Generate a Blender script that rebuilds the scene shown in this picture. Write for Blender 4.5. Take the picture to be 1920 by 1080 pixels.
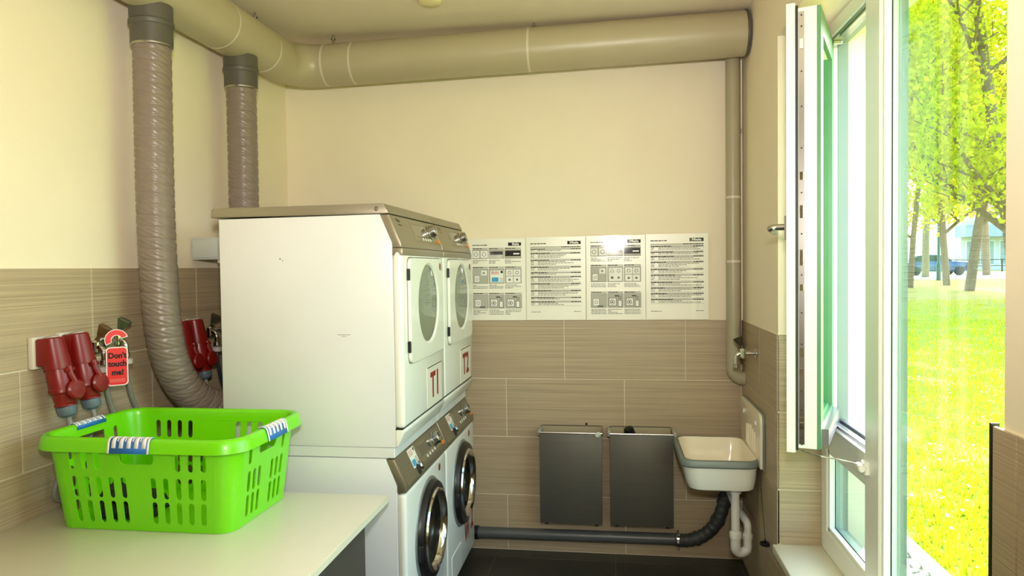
import bpy, bmesh, math, random
import numpy as np
from mathutils import Vector, Matrix, noise
random.seed(7)
scene = bpy.context.scene
for o in list(bpy.data.objects):
    bpy.data.objects.remove(o)
COL = scene.collection

# ------------------------------------------------------------------ camera
YAW, PITCH, ROLL, FPX, CAM_H = 0.1416, 0.0285, -0.0123, 1346.92, 1.4548
def cam_axes():
    cy, sy, cp, sp = math.cos(YAW), math.sin(YAW), math.cos(PITCH), math.sin(PITCH)
    f = Vector((-sy*cp, cy*cp, -sp)); r = Vector((cy, sy, 0)); u = r.cross(f)
    c, s = math.cos(ROLL), math.sin(ROLL)
    return c*r + s*u, -s*r + c*u, f
CR, CU, CF = cam_axes()
cd = bpy.data.cameras.new('camera'); cam = bpy.data.objects.new('camera', cd); COL.objects.link(cam)
cd.sensor_width = 36; cd.lens = FPX/1920*36; cd.clip_start = 0.02; cd.clip_end = 600
m = Matrix.Identity(4)
for i in range(3):
    m[i][0], m[i][1], m[i][2] = CR[i], CU[i], -CF[i]
m[2][3] = CAM_H
cam.matrix_world = m
scene.camera = cam

# ------------------------------------------------------------------ world, sun, lamps, exposure
SUN_DIR = Vector((0.40, 0.66, 0.60)).normalized()
w = bpy.data.worlds.new('world'); scene.world = w; w.use_nodes = True
nt = w.node_tree; bg = nt.nodes['Background']
sky = nt.nodes.new('ShaderNodeTexSky'); sky.sky_type = 'NISHITA'; sky.sun_disc = False
sky.sun_elevation = math.asin(SUN_DIR.z); sky.sun_rotation = math.atan2(SUN_DIR.x, SUN_DIR.y)
sky.air_density = 1.0; sky.dust_density = 3.0; sky.ozone_density = 1.0
nt.links.new(sky.outputs[0], bg.inputs[0]); bg.inputs[1].default_value = 1.15
sl = bpy.data.lights.new('sun', 'SUN'); sl.energy = 9.5; sl.angle = 0.012; sl.color = (1.0, .95, .84)
so = bpy.data.objects.new('sun', sl); COL.objects.link(so)
so.rotation_euler = SUN_DIR.to_track_quat('Z', 'Y').to_euler(); so.location = (6, 40, 38)
# the photographer's flash: its mirror image is the glare on the laminated sheets
fl = bpy.data.lights.new('camera_flash', 'SPOT'); fl.energy = 135; fl.spot_size = math.radians(140); fl.spot_blend = 1.0
fl.shadow_soft_size = 0.06; fl.color = (1.0, .93, .86)
fo = bpy.data.objects.new('camera_flash', fl); COL.objects.link(fo); fo.location = (0.02, -0.02, 1.70)
fo.rotation_euler = (math.radians(114), 0, YAW+.06)
vs = scene.view_settings
vs.view_transform = 'Standard'; vs.look = 'None'; vs.gamma = 1.0; vs.use_curve_mapping = False; vs.exposure = 0.52
cy = scene.cycles
cy.use_denoising = True; cy.max_bounces = 10; cy.diffuse_bounces = 6; cy.glossy_bounces = 4
cy.transparent_max_bounces = 12; cy.transmission_bounces = 6; cy.sample_clamp_indirect = 8.0
cy.caustics_reflective = False; cy.caustics_refractive = False

# ------------------------------------------------------------------ materials
def lin(c):
    if isinstance(c, str):
        c = [int(c[i:i+2], 16)/255 for i in (0, 2, 4)]
    return tuple(x/12.92 if x <= .04045 else ((x+.055)/1.055)**2.4 for x in c) + (1.0,)
MATS = {}
def mat(name, col, rough=.5, metal=0., var=0., vscale=8., bump=0., bscale=60., coat=0., spec=.5, stretch=(1, 1, 1), rnd=0., emit=0., trans=0.):
    if name in MATS: return MATS[name]
    mt = bpy.data.materials.new(name); mt.use_nodes = True; n = mt.node_tree; b = n.nodes['Principled BSDF']
    c = lin(col); b.inputs['Base Color'].default_value = c
    b.inputs['Roughness'].default_value = rough; b.inputs['Metallic'].default_value = metal
    b.inputs['Specular IOR Level'].default_value = spec
    if coat: b.inputs['Coat Weight'].default_value = coat; b.inputs['Coat Roughness'].default_value = .06
    if emit: b.inputs['Emission Color'].default_value = c; b.inputs['Emission Strength'].default_value = emit
    if trans: b.inputs['Transmission Weight'].default_value = trans
    geo = n.nodes.new('ShaderNodeNewGeometry'); mp = n.nodes.new('ShaderNodeMapping'); mp.inputs['Scale'].default_value = stretch
    n.links.new(geo.outputs['Position'], mp.inputs['Vector'])
    if var or rnd:
        nz = n.nodes.new('ShaderNodeTexNoise'); nz.inputs['Scale'].default_value = vscale; nz.inputs['Detail'].default_value = 5
        n.links.new(mp.outputs[0], nz.inputs['Vector'])
        mr = n.nodes.new('ShaderNodeMapRange'); mr.inputs['From Min'].default_value = .25; mr.inputs['From Max'].default_value = .75
        mr.inputs['To Min'].default_value = 1-var; mr.inputs['To Max'].default_value = 1+var
        n.links.new(nz.outputs['Fac'], mr.inputs['Value']); val = mr.outputs[0]
        if rnd:
            oi = n.nodes.new('ShaderNodeObjectInfo'); m2 = n.nodes.new('ShaderNodeMapRange')
            m2.inputs['To Min'].default_value = 1-rnd; m2.inputs['To Max'].default_value = 1+rnd
            n.links.new(oi.outputs['Random'], m2.inputs['Value'])
            ml = n.nodes.new('ShaderNodeMath'); ml.operation = 'MULTIPLY'
            n.links.new(val, ml.inputs[0]); n.links.new(m2.outputs[0], ml.inputs[1]); val = ml.outputs[0]
        mx = n.nodes.new('ShaderNodeVectorMath'); mx.operation = 'SCALE'; mx.inputs[0].default_value = c[:3]
        n.links.new(val, mx.inputs['Scale']); n.links.new(mx.outputs[0], b.inputs['Base Color'])
    if bump:
        n2 = n.nodes.new('ShaderNodeTexNoise'); n2.inputs['Scale'].default_value = bscale; n2.inputs['Detail'].default_value = 4
        n.links.new(mp.outputs[0], n2.inputs['Vector'])
        bp = n.nodes.new('ShaderNodeBump'); bp.inputs['Strength'].default_value = bump; bp.inputs['Distance'].default_value = .01
        n.links.new(n2.outputs['Fac'], bp.inputs['Height']); n.links.new(bp.outputs[0], b.inputs['Normal'])
    MATS[name] = mt; return mt
def glass_mat(name, tint, ior=1.45, rough=.0):
    if name in MATS: return MATS[name]
    mt = bpy.data.materials.new(name); mt.use_nodes = True; n = mt.node_tree; n.nodes.clear()
    out = n.nodes.new('ShaderNodeOutputMaterial'); tr = n.nodes.new('ShaderNodeBsdfTransparent'); gl = n.nodes.new('ShaderNodeBsdfGlossy')
    tr.inputs[0].default_value = tint + (1,); gl.inputs['Roughness'].default_value = rough
    lw = n.nodes.new('ShaderNodeLayerWeight'); lw.inputs['Blend'].default_value = .5
    pw = n.nodes.new('ShaderNodeMath'); pw.operation = 'POWER'; pw.inputs[1].default_value = 5.0; n.links.new(lw.outputs['Facing'], pw.inputs[0])
    f0 = ((ior-1)/(ior+1))**2
    fr = n.nodes.new('ShaderNodeMapRange'); fr.inputs['To Min'].default_value = f0; fr.inputs['To Max'].default_value = 1.0; n.links.new(pw.outputs[0], fr.inputs['Value'])
    mx = n.nodes.new('ShaderNodeMixShader'); n.links.new(fr.outputs[0], mx.inputs[0]); n.links.new(tr.outputs[0], mx.inputs[1]); n.links.new(gl.outputs[0], mx.inputs[2])
    n.links.new(mx.outputs[0], out.inputs[0]); MATS[name] = mt; return mt
def leaf_mat(name, c1, c2, k=.5):
    mt = bpy.data.materials.new(name); mt.use_nodes = True; n = mt.node_tree; n.nodes.clear()
    out = n.nodes.new('ShaderNodeOutputMaterial'); d = n.nodes.new('ShaderNodeBsdfDiffuse'); t = n.nodes.new('ShaderNodeBsdfTranslucent')
    geo = n.nodes.new('ShaderNodeNewGeometry'); cr = n.nodes.new('ShaderNodeMixRGB')
    cr.inputs[1].default_value = lin(c1); cr.inputs[2].default_value = lin(c2)
    n.links.new(geo.outputs['Random Per Island'], cr.inputs[0])
    n.links.new(cr.outputs[0], d.inputs[0]); n.links.new(cr.outputs[0], t.inputs[0])
    mx = n.nodes.new('ShaderNodeMixShader'); mx.inputs[0].default_value = k
    n.links.new(d.outputs[0], mx.inputs[1]); n.links.new(t.outputs[0], mx.inputs[2]); n.links.new(mx.outputs[0], out.inputs[0]); return mt

PLASTER = mat('cream_plaster', 'f4e8d0', .75, var=.02, vscale=3, bump=.05, bscale=140)
CEIL = mat('ceiling_paint', 'efe2cc', .8, var=.02, vscale=3, bump=.04, bscale=140)
TILE = mat('striped_tile', 'b3a084', .42, var=.30, vscale=1, stretch=(1.6, 1.6, 260), rnd=.035, bump=.12, bscale=1.2)
GROUT = mat('grout', 'e2d9c2', .85, var=.05)
FLOORT = mat('floor_tile', '37352f', .38, var=.12, vscale=25, rnd=.05)
FGROUT = mat('floor_grout', '6f6b60', .85, var=.1)
DUCT = mat('duct_paint', 'b5aa8c', .36, var=.02, vscale=4)
SEAM = mat('duct_seam', 'd3cdb8', .4, var=.05)
DUCTGREY = mat('collar_grey', '57524a', .45, var=.08)
HOSE = mat('hose_vinyl', '85776d', .32, var=.06, vscale=30)
WHITE = mat('white_enamel', 'e2e3e4', .28, var=.01, coat=.2)
WHITE2 = mat('white_door', 'f0f1ea', .22, var=.01, coat=.3)
METALP = mat('panel_metal', '9a917e', .38, metal=.55, var=.03, vscale=40, stretch=(1, .1, 20))
METALD = mat('panel_metal_dark', '857c66', .36, metal=.5, var=.03, vscale=40)
CHROME = mat('chrome', 'd8d8d6', .08, metal=1., var=.01)
CHROME2 = mat('satin_chrome', 'b6b3ad', .25, metal=1., var=.03)
BLACKP = mat('black_plastic', '141415', .35, var=.1)
DARKGAP = mat('dark_gap', '26241f', .8, var=.1)
REDTXT = mat('red_letters', '9a1710', .5, var=.05)
ORANGE = mat('orange_button', 'ef8a1c', .35, var=.03)
PAPER = mat('laminated_paper', 'f8f6ea', .3, var=.01, coat=.6)
INK = mat('black_ink', '1c1c1c', .5, var=.05, spec=.2, coat=.6)
GREYINK = mat('grey_ink', '76756f', .5, var=.05, spec=.2, coat=.6)
PALEINK = mat('pale_grey_ink', 'bcbbb2', .5, var=.05, spec=.2, coat=.6)
BLUEINK = mat('blue_ink', '3fa6d2', .5, var=.2, vscale=90, spec=.2, coat=.6)
REDINK = mat('pink_ink', 'd98d80', .5, var=.1, vscale=90, spec=.2, coat=.6)
WHITEINK = mat('white_ink', 'f6f6f2', .5, var=.01, spec=.2, coat=.6)
STEEL = mat('brushed_steel', '5f5b54', .5, metal=.5, var=.06, vscale=3, stretch=(1, 1, 60))
RIM = mat('sink_rim_grey', '7d8583', .4, var=.08)
PVC = mat('white_pvc', 'ecebe8', .35, var=.01)
PVCF = mat('window_pvc', 'f2f3ee', .3, var=.01)
GASKET = mat('rubber_gasket', '1f2a26', .5, var=.1)
ALU = mat('aluminium', 'a9abb0', .3, metal=.8, var=.04)
REDP = mat('red_plug', '7c0f0d', .34, var=.06, vscale=30)
BLUEGREY = mat('blue_grey_plastic', '5b6b75', .45, var=.06)
CABLE = mat('grey_cable', '8b8984', .5, var=.05)
DKPIPE = mat('dark_grey_pipe', '56595a', .35, var=.06)
TABLEM = mat('table_laminate', 'dfd8c4', .32, var=.015, vscale=50, coat=.15)
TEDGE = mat('table_edge', 'ddd8c2', .45, var=.02)
TPANEL = mat('table_panel', '4a443c', .55, var=.08)
GREEN = mat('green_plastic', '72d600', .3, var=.02, vscale=5, coat=.15)
GRIPB = mat('grip_blue', '2473c8', .45, var=.04)
GRIPW = mat('grip_white', 'f2f2ee', .45, var=.02)
CLOTH = mat('black_cloth', '202022', .9, var=.35, vscale=60, bump=.3, bscale=220)
GLASS = glass_mat('window_glass', (.86, .965, .90))
DGLASS = glass_mat('dryer_glass', (.80, .86, .80), 1.9)
WGLASS = glass_mat('washer_glass', (.10, .12, .11), 2.0)

# ------------------------------------------------------------------ mesh helpers
ORG = {}
class MB:
    def __init__(s): s.v = []; s.f = []
    def add(s, vs, fs):
        k = len(s.v); s.v += [tuple(p) for p in vs]; s.f += [tuple(k+i for i in f) for f in fs]; return s
    def box(s, a, b):
        (x0, y0, z0), (x1, y1, z1) = a, b
        return s.add([(x0, y0, z0), (x1, y0, z0), (x1, y1, z0), (x0, y1, z0), (x0, y0, z1), (x1, y0, z1), (x1, y1, z1), (x0, y1, z1)],
                     [(0, 3, 2, 1), (4, 5, 6, 7), (0, 1, 5, 4), (1, 2, 6, 5), (2, 3, 7, 6), (3, 0, 4, 7)])
    def rbox(s, a, b, r=.004, seg=2):
        bm = bmesh.new(); t = MB().box(a, b)
        vv = [bm.verts.new(p) for p in t.v]; [bm.faces.new([vv[i] for i in f]) for f in t.f]
        bmesh.ops.bevel(bm, geom=bm.edges[:], offset=r, segments=seg, profile=.5, affect='EDGES')
        return s.bm(bm)
    def bm(s, bm):
        bm.verts.ensure_lookup_table(); bm.verts.index_update()
        s.add([v.co[:] for v in bm.verts], [[v.index for v in f.verts] for f in bm.faces]); bm.free(); return s
    def prism(s, poly, fn, t0, t1, bev=0, seg=2):      # poly in 2D, fn(a, b, t) -> point
        n = len(poly); vs = [fn(a, b, t0) for a, b in poly] + [fn(a, b, t1) for a, b in poly]
        fs = [tuple(range(n))[::-1], tuple(range(n, 2*n))] + [(i, (i+1) % n, n+(i+1) % n, n+i) for i in range(n)]
        if not bev: return s.add(vs, fs)
        bm = bmesh.new(); vv = [bm.verts.new(p) for p in vs]; [bm.faces.new([vv[i] for i in f]) for f in fs]
        bmesh.ops.recalc_face_normals(bm, faces=bm.faces[:])
        bmesh.ops.bevel(bm, geom=bm.edges[:], offset=bev, segments=seg, profile=.5, affect='EDGES'); return s.bm(bm)
    def prismY(s, poly, y0, y1, bev=0, seg=2): return s.prism(poly, lambda a, b, t: (a, t, b), y0, y1, bev, seg)
    def prismX(s, poly, x0, x1, bev=0, seg=2): return s.prism(poly, lambda a, b, t: (t, a, b), x0, x1, bev, seg)
    def prismZ(s, poly, z0, z1, bev=0, seg=2): return s.prism(poly, lambda a, b, t: (a, b, t), z0, z1, bev, seg)
    def tube(s, path, rad, n=16, caps=True, rfn=None):
        P = [Vector(p) for p in path]; k = len(P)
        R = rad if isinstance(rad, (list, tuple)) else [rad]*k
        T = [(P[min(i+1, k-1)]-P[max(i-1, 0)]).normalized() for i in range(k)]
        up = Vector((0, 0, 1)) if abs(T[0].z) < .9 else Vector((0, 1, 0))
        a = T[0].cross(up).normalized(); vs = []; fs = []
        for i in range(k):
            if i:
                q = T[i-1].rotation_difference(T[i]); a = (q @ a); a = (a - T[i]*a.dot(T[i])).normalized()
            b = T[i].cross(a)
            for j in range(n):
                th = 2*math.pi*j/n; rr = R[i]*(rfn(i, j) if rfn else 1)
                vs.append(P[i]+(a*math.cos(th)+b*math.sin(th))*rr)
        for i in range(k-1):
            for j in range(n):
                fs.append((i*n+j, i*n+(j+1) % n, (i+1)*n+(j+1) % n, (i+1)*n+j))
        if caps: fs += [tuple(range(n))[::-1], tuple((k-1)*n+j for j in range(n))]
        return s.add(vs, fs)
    def lathe(s, o, ax, prof, n=32, close=True):        # prof: (radius, distance along ax)
        o = Vector(o); ax = Vector(ax).normalized(); up = Vector((0, 0, 1)) if abs(ax.z) < .9 else Vector((1, 0, 0))
        a = ax.cross(up).normalized(); b = ax.cross(a); vs = []; fs = []
        for r, h in prof:
            for j in range(n):
                th = 2*math.pi*j/n; vs.append(o+ax*h+(a*math.cos(th)+b*math.sin(th))*r)
        for i in range(len(prof)-1):
            for j in range(n): fs.append((i*n+j, i*n+(j+1) % n, (i+1)*n+(j+1) % n, (i+1)*n+j))
        if close: fs += [tuple(range(n))[::-1], tuple((len(prof)-1)*n+j for j in range(n))]
        return s.add(vs, fs)
    def build(s, name, mt, parent=None, smooth=True, kind=None, angle=35, mods=None):
        org = Vector(ORG.get(parent.name, (0, 0, 0))) if parent else Vector((0, 0, 0))
        me = bpy.data.meshes.new(name); me.from_pydata([tuple(Vector(p)-org) for p in s.v], [], s.f)
        b = bmesh.new(); b.from_mesh(me); bmesh.ops.recalc_face_normals(b, faces=b.faces[:]); b.to_mesh(me); b.free()
        if smooth:
            me.polygons.foreach_set('use_smooth', [True]*len(me.polygons)); me.set_sharp_from_angle(angle=math.radians(angle))
        me.materials.append(mt); o = bpy.data.objects.new(name, me); COL.objects.link(o)
        if parent: o.parent = parent; ORG[o.name] = tuple(org)
        if kind: o['kind'] = kind
        return o
def tag(o, label=None, cat=None, group=None, kind=None):
    if label: o['label'] = label
    if cat: o['category'] = cat
    if group: o['group'] = group
    if kind: o['kind'] = kind
    return o
def thing(name, loc, label, cat, group=None, kind=None):
    o = bpy.data.objects.new(name, None); COL.objects.link(o); o.location = loc; ORG[o.name] = tuple(loc); o.empty_display_size = .05
    return tag(o, label, cat, group, kind)
def copy_tree(o, loc, parent=None):
    c = o.copy(); COL.objects.link(c); ORG[c.name] = tuple(loc)
    if parent: c.parent = parent
    else: c.location = loc
    for ch in list(o.children): copy_tree(ch, loc, c)
    return c
def child(o, name):
    for c in o.children:
        if c.name.split('.')[0] == name: return c
def text_mesh(body, size, bold=0.0):
    cu = bpy.data.curves.new('t', 'FONT'); cu.body = body; cu.size = size; cu.align_x = 'CENTER'; cu.align_y = 'CENTER'; cu.offset = bold; cu.resolution_u = 3
    ob = bpy.data.objects.new('t', cu); COL.objects.link(ob); bpy.context.view_layer.update()
    me = ob.evaluated_get(bpy.context.evaluated_depsgraph_get()).to_mesh()
    v = [p.co.copy() for p in me.vertices]; f = [tuple(p.vertices) for p in me.polygons]
    bpy.data.objects.remove(ob); bpy.data.curves.remove(cu)
    return v, f
def put_text(mb, body, size, o, u, vv, sx=1., bold=0.):
    v, f = text_mesh(body, size, bold); o, u, vv = Vector(o), Vector(u), Vector(vv)
    return mb.add([o+u*p.x*sx+vv*p.y for p in v], f)
def fill2d(outer, holes):
    cu = bpy.data.curves.new('c', 'CURVE'); cu.dimensions = '2D'; cu.fill_mode = 'BOTH'
    for pts in [outer]+holes:
        sp = cu.splines.new('POLY'); sp.points.add(len(pts)-1); sp.use_cyclic_u = True
        for p, q in zip(sp.points, pts): p.co = (q[0], q[1], 0, 1)
    ob = bpy.data.objects.new('c', cu); COL.objects.link(ob); bpy.context.view_layer.update()
    me = ob.evaluated_get(bpy.context.evaluated_depsgraph_get()).to_mesh()
    v = [tuple(p.co) for p in me.vertices]; f = [tuple(p.vertices) for p in me.polygons]
    bpy.data.objects.remove(ob); bpy.data.curves.remove(cu); return v, f
def quad(mb, o, u, v):
    o, u, v = Vector(o), Vector(u), Vector(v); return mb.add([o, o+u, o+u+v, o+v], [(0, 1, 2, 3)])
def arc(cx, cy, r, a0, a1, n):
    return [(cx+r*math.cos(a0+(a1-a0)*i/n), cy+r*math.sin(a0+(a1-a0)*i/n)) for i in range(n+1)]
def rrect(x0, y0, x1, y1, r, n=4):
    return arc(x1-r, y0+r, r, -math.pi/2, 0, n)+arc(x1-r, y1-r, r, 0, math.pi/2, n)+arc(x0+r, y1-r, r, math.pi/2, math.pi, n)+arc(x0+r, y0+r, r, math.pi, 1.5*math.pi, n)
def smooth_path(pts, n=10):        # Catmull-Rom
    P = [Vector(p) for p in pts]; P = [P[0]*2-P[1]]+P+[P[-1]*2-P[-2]]; out = []
    for i in range(1, len(P)-2):
        a, b, c, d = P[i-1:i+3]
        for k in range(n):
            t = k/n; out.append(.5*((2*b)+(c-a)*t+(2*a-5*b+4*c-d)*t*t+(3*b-a-3*c+d)*t**3))
    return out+[P[-2]]
# ------------------------------------------------------------------ the room
XL, XR, YB, YF, ZC = -1.714, 0.615, 3.633, -1.6, 2.622
XO = 1.0                         # outer face of the window wall
WY0, WY1, WZ0, WZ1 = 1.258, 2.862, 0.373, 2.32
BK = .006                        # plaster lies this far behind the tile faces
def struct(mb, name, mt, label, parent=None):
    o = mb.build(name, mt, parent, smooth=False, kind='structure'); o['label'] = label; return o
floor = struct(MB().box((XL-.2, YF-.2, -.12), (XO, YB+.2, -.004)), 'floor', FGROUT, 'floor of dark grey tiles with thin pale joints')
ceiling = struct(MB().box((XL-.2, YF-.2, ZC), (XO, YB+.2, ZC+.15)), 'ceiling', CEIL, 'plain beige ceiling above the air ducts')
wl = struct(MB().box((XL-.2, YF, -.1), (XL-BK, YB+.2, ZC+.05)), 'wall_left', PLASTER, 'cream plaster wall with beige tiles below, behind the machines')
wb = struct(MB().box((XL-.2, YB+BK, -.1), (XO, YB+.2, ZC+.05)), 'wall_back', PLASTER, 'cream plaster wall with beige tiles below, behind the bins')
wf = struct(MB().box((XL-.2, YF-.2, -.1), (XO, YF, ZC+.05)), 'wall_front', PLASTER, 'cream plaster wall behind the camera')
mb = MB(); x0 = XR+BK
mb.box((x0, WY1+BK, -.1), (XO, YB+BK, ZC+.05)).box((x0, YF, -.1), (XO, WY0-BK, ZC+.05))
mb.box((x0, WY0-BK, WZ1), (XO, WY1+BK, ZC+.05)).box((x0, WY0-BK, -.1), (XO, WY1+BK, WZ0-.035))
wr = struct(mb, 'wall_right', PLASTER, 'cream plaster window wall with beige tiles below')
TCACHE = {}
def tile_mesh(su, sv, t, mt):
    k = (round(su, 3), round(sv, 3), mt.name)
    if k not in TCACHE:
        e = .0012
        me = bpy.data.meshes.new('tile')
        me.from_pydata([(0, 0, -t), (su, 0, -t), (su, sv, -t), (0, sv, -t), (0, 0, -e), (su, 0, -e), (su, sv, -e), (0, sv, -e),
                        (e, e, 0), (su-e, e, 0), (su-e, sv-e, 0), (e, sv-e, 0)],
                       [], [(8, 9, 10, 11), (4, 5, 9, 8), (5, 6, 10, 9), (6, 7, 11, 10), (7, 4, 8, 11), (0, 1, 5, 4), (1, 2, 6, 5), (2, 3, 7, 6), (3, 0, 4, 7)])
        me.materials.append(mt); TCACHE[k] = me
    return TCACHE[k]
def tiles(parent, o, u, v, n, us, vs, mt, t=.006, gap=.0042):
    """o: Vector origin, u/v/n unit vectors; us(row) -> joint list; vs joint list"""
    M3 = Matrix((u, v, n)).transposed().to_4x4()
    for r in range(len(vs)-1):
        jj = us(r)
        for a, b in zip(jj[:-1], jj[1:]):
            su, sv = b-a-gap, vs[r+1]-vs[r]-gap
            if su < .012 or sv < .012: continue
            ob = bpy.data.objects.new('tile', tile_mesh(su, sv, t, mt)); COL.objects.link(ob)
            M = M3.copy(); M.translation = Vector(o)+Vector(u)*(a+gap/2)+Vector(v)*(vs[r]+gap/2)
            ob.parent = parent; ob.matrix_local = M
def joints(lo, hi, ph, step):
    k = math.ceil((lo-ph)/step+1e-6); out = [lo]
    while ph+k*step < hi-1e-6: out.append(ph+k*step); k += 1
    return out+[hi]
def zrows(top): return [0]+[z for z in (top-.9, top-.6, top-.3) if z > .03]+[top] if top < 1.3 else [0]+[top-1.2, top-.9, top-.6, top-.3, top]
X, Y, Z = Vector((1, 0, 0)), Vector((0, 1, 0)), Vector((0, 0, 1))
ZT, ZL = 1.186, 1.471
def grout(a, b, parent): MB().box(a, b).build('grout', GROUT, parent, smooth=False)
grout((XL, YB+.003, 0), (XR, YB+.008, ZT-.001), wb); grout((XL-.008, YF, 0), (XL-.003, YB, ZL-.001), wl)
grout((XR+.003, WY1, 0), (XR+.008, YB, ZT-.001), wr); grout((XR+.003, YF, 0), (XR+.008, WY0, ZT-.001), wr)
grout((XR+.003, WY0, 0), (XR+.008, WY1, WZ0-.037), wr); grout((XR+.003, WY1+.003, WZ0), (.78, WY1+.008, ZT-.001), wr)
nb = len(zrows(ZT))-2
tiles(wb, (0, YB, 0), X, Z, -Y, lambda r: joints(XL, XR, -.2533+.3*((nb-r) % 2), .6), zrows(ZT), TILE)
nl = len(zrows(ZL))-2
tiles(wl, (XL, 0, 0), Y, Z, X, lambda r: joints(YF, YB, 2.160+.3*((nl-r) % 2), .6), zrows(ZL), TILE)
tiles(wr, (XR, 0, 0), Y, Z, -X, lambda r: joints(WY1, YB, 3.2+.3*((nb-r) % 2), .6), zrows(ZT), TILE)
tiles(wr, (XR, 0, 0), Y, Z, -X, lambda r: joints(YF, WY0+.02, 1.203+.3*((nb-r) % 2), .6), zrows(ZT), TILE)
tiles(wr, (XR, 0, 0), Y, Z, -X, lambda r: joints(WY0+.02, WY1, 1.8+.3*r, .6), [0, .3, WZ0-.036], TILE)
tiles(wr, (XR, WY1, 0), X, Z, -Y, lambda r: [0, .165], [WZ0]+[z for z in zrows(ZT) if z > WZ0], TILE)
tiles(floor, (0, 0, 0), X, Y, Z, lambda r: joints(XL, XR, -.0045, .6), joints(YF, YB, 3.533, .6), FLOORT, t=.006, gap=.004)
# dark metal edging on the corner of the tiles beside the window
o = MB().box((XR-.001, WY0+.0205, 0), (XR+.012, WY0+.0265, ZT+.002)).build('trim_1', mat('edge_trim', '2c2f2a', .4, metal=.5, var=.05), None, smooth=False, kind='structure')
o['label'] = 'dark edging strip on the tile corner at the right of the window'

# ---- window: fixed light below, tilt sash above (open inward), wide fixed light at the right
XI, XE = .777, .847
win = thing('window_1', (XI, WY0, WZ0), 'white plastic window with an inward opened sash above a fixed pane', None, kind='structure')
YM0, YM1 = 2.255, 2.377          # mullion
ZB, ZTp = WZ0, WZ1
def prof(mb, a, b, step=.012):
    mb.rbox(a, b, .004, 1)
fr = MB()
prof(fr, (XI, WY1-.068, ZB), (XE, WY1, ZTp)); prof(fr, (XI, WY0-.03, ZB), (XE, WY0+.04, ZTp))
prof(fr, (XI+.0005, WY0, ZTp-.055), (XE, WY1, ZTp)); prof(fr, (XI+.0005, WY0, ZB), (XE, WY1, ZB+.085))
fr.build('frame', PVCF, win)
MB().rbox((XI-.002, YM0, ZB+.002), (XE+.002, YM1, ZTp-.002), .004, 1).build('mullion', PVCF, win)
MB().rbox((XI-.001, YM1-.002, .765), (XE, WY1-.06, .862), .004, 1).build('transom', PVCF, win)
# aluminium weather bars along the open light
al = MB().rbox((XI+.012, YM1, .858), (XI+.034, WY1-.066, .874), .002, 1).rbox((XI+.046, YM1, .858), (XI+.06, WY1-.066, .88), .002, 1)
al.build('weather_bar', ALU, win)
MB().box((XI+.034, YM1, .8615), (XI+.046, WY1-.067, .868)).build('gasket', GASKET, win)
MB().rbox((XI+.006, YM1+.001, ZTp-.064), (XI+.05, WY1-.068, ZTp-.054), .002, 1).build('stay_rail', ALU, win)
MB().rbox((XI+.01, YM1+.02, ZTp-.072), (XI+.026, YM1+.30, ZTp-.064), .002, 1).rbox((XI+.008, WY1-.12, ZTp-.078), (XI+.04, WY1-.072, ZTp-.064), .002, 1).build('stay_arm', CHROME2, win)
def bead(y0, y1, z0, z1, x0, x1, t=.016):
    return MB().rbox((x0, y0, z0), (x1, y0+t, z1), .002, 1).rbox((x0, y1-t, z0), (x1, y1, z1), .002, 1).rbox((x0, y0, z0), (x1, y1, z0+t), .002, 1).rbox((x0, y0, z1-t), (x1, y1, z1), .002, 1)
def glaze(y0, y1, z0, z1):
    g = MB().box((XI+.030, y0+.002, z0+.002), (XI+.034, y1-.002, z1-.002)); p = g.build('pane', GLASS, win, smooth=False)
    bead(y0, y1, z0, z1, XI+.006, XI+.028).build('glazing_bead', PVCF, win)
    bead(y0+.013, y1-.013, z0+.013, z1-.013, XI+.026, XI+.0295, .006).build('gasket', GASKET, win)
glaze(YM1, WY1-.068, ZB+.085, .765); glaze(WY0+.04, YM0, ZB+.085, ZTp-.055)
sill = MB().rbox((XR-.018, WY0-.01, WZ0-.034), (XI+.03, WY1+.002, WZ0), .004, 2).build('sill', mat('sill_board', 'f3f0e2', .35, var=.01), win)
MB().rbox((XE, WY0, WZ0-.04), (XO+.04, WY1, WZ0-.02), .003, 1).build('outer_sill', ALU, win)
# hinge side strips on the frame
MB().rbox((XI+.001, YM1+.0005, 1.5), (XI+.02, YM1+.008, 1.62), .001, 1).rbox((XI+.001, YM1+.0005, 2.02), (XI+.02, YM1+.008, 2.16), .001, 1).build('strike_plate', CHROME2, win)
CLAD = mat('outer_cladding', '82958c', .4, var=.03)
cl_ = MB()
for a, b in (((.828, YM0-.004, ZB+.03), (XE+.006, YM1+.004, ZTp-.03)), ((.816, WY1-.072, ZB+.03), (XE+.005, WY1-.001, ZTp-.01)), ((.816, YM1-.01, .770), (XE+.004, WY1-.06, .856)),
             ((.816, WY0+.001, ZTp-.059), (XE+.005, WY1-.01, ZTp-.001)), ((.816, WY0+.001, ZB+.001), (XE+.005, WY1-.01, ZB+.089)), ((.816, WY0+.001, ZB+.02), (XE+.005, WY0+.044, ZTp-.02))): cl_.box(a, b)
cl_.build('outer_cladding', CLAD, win, smooth=False)
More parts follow.
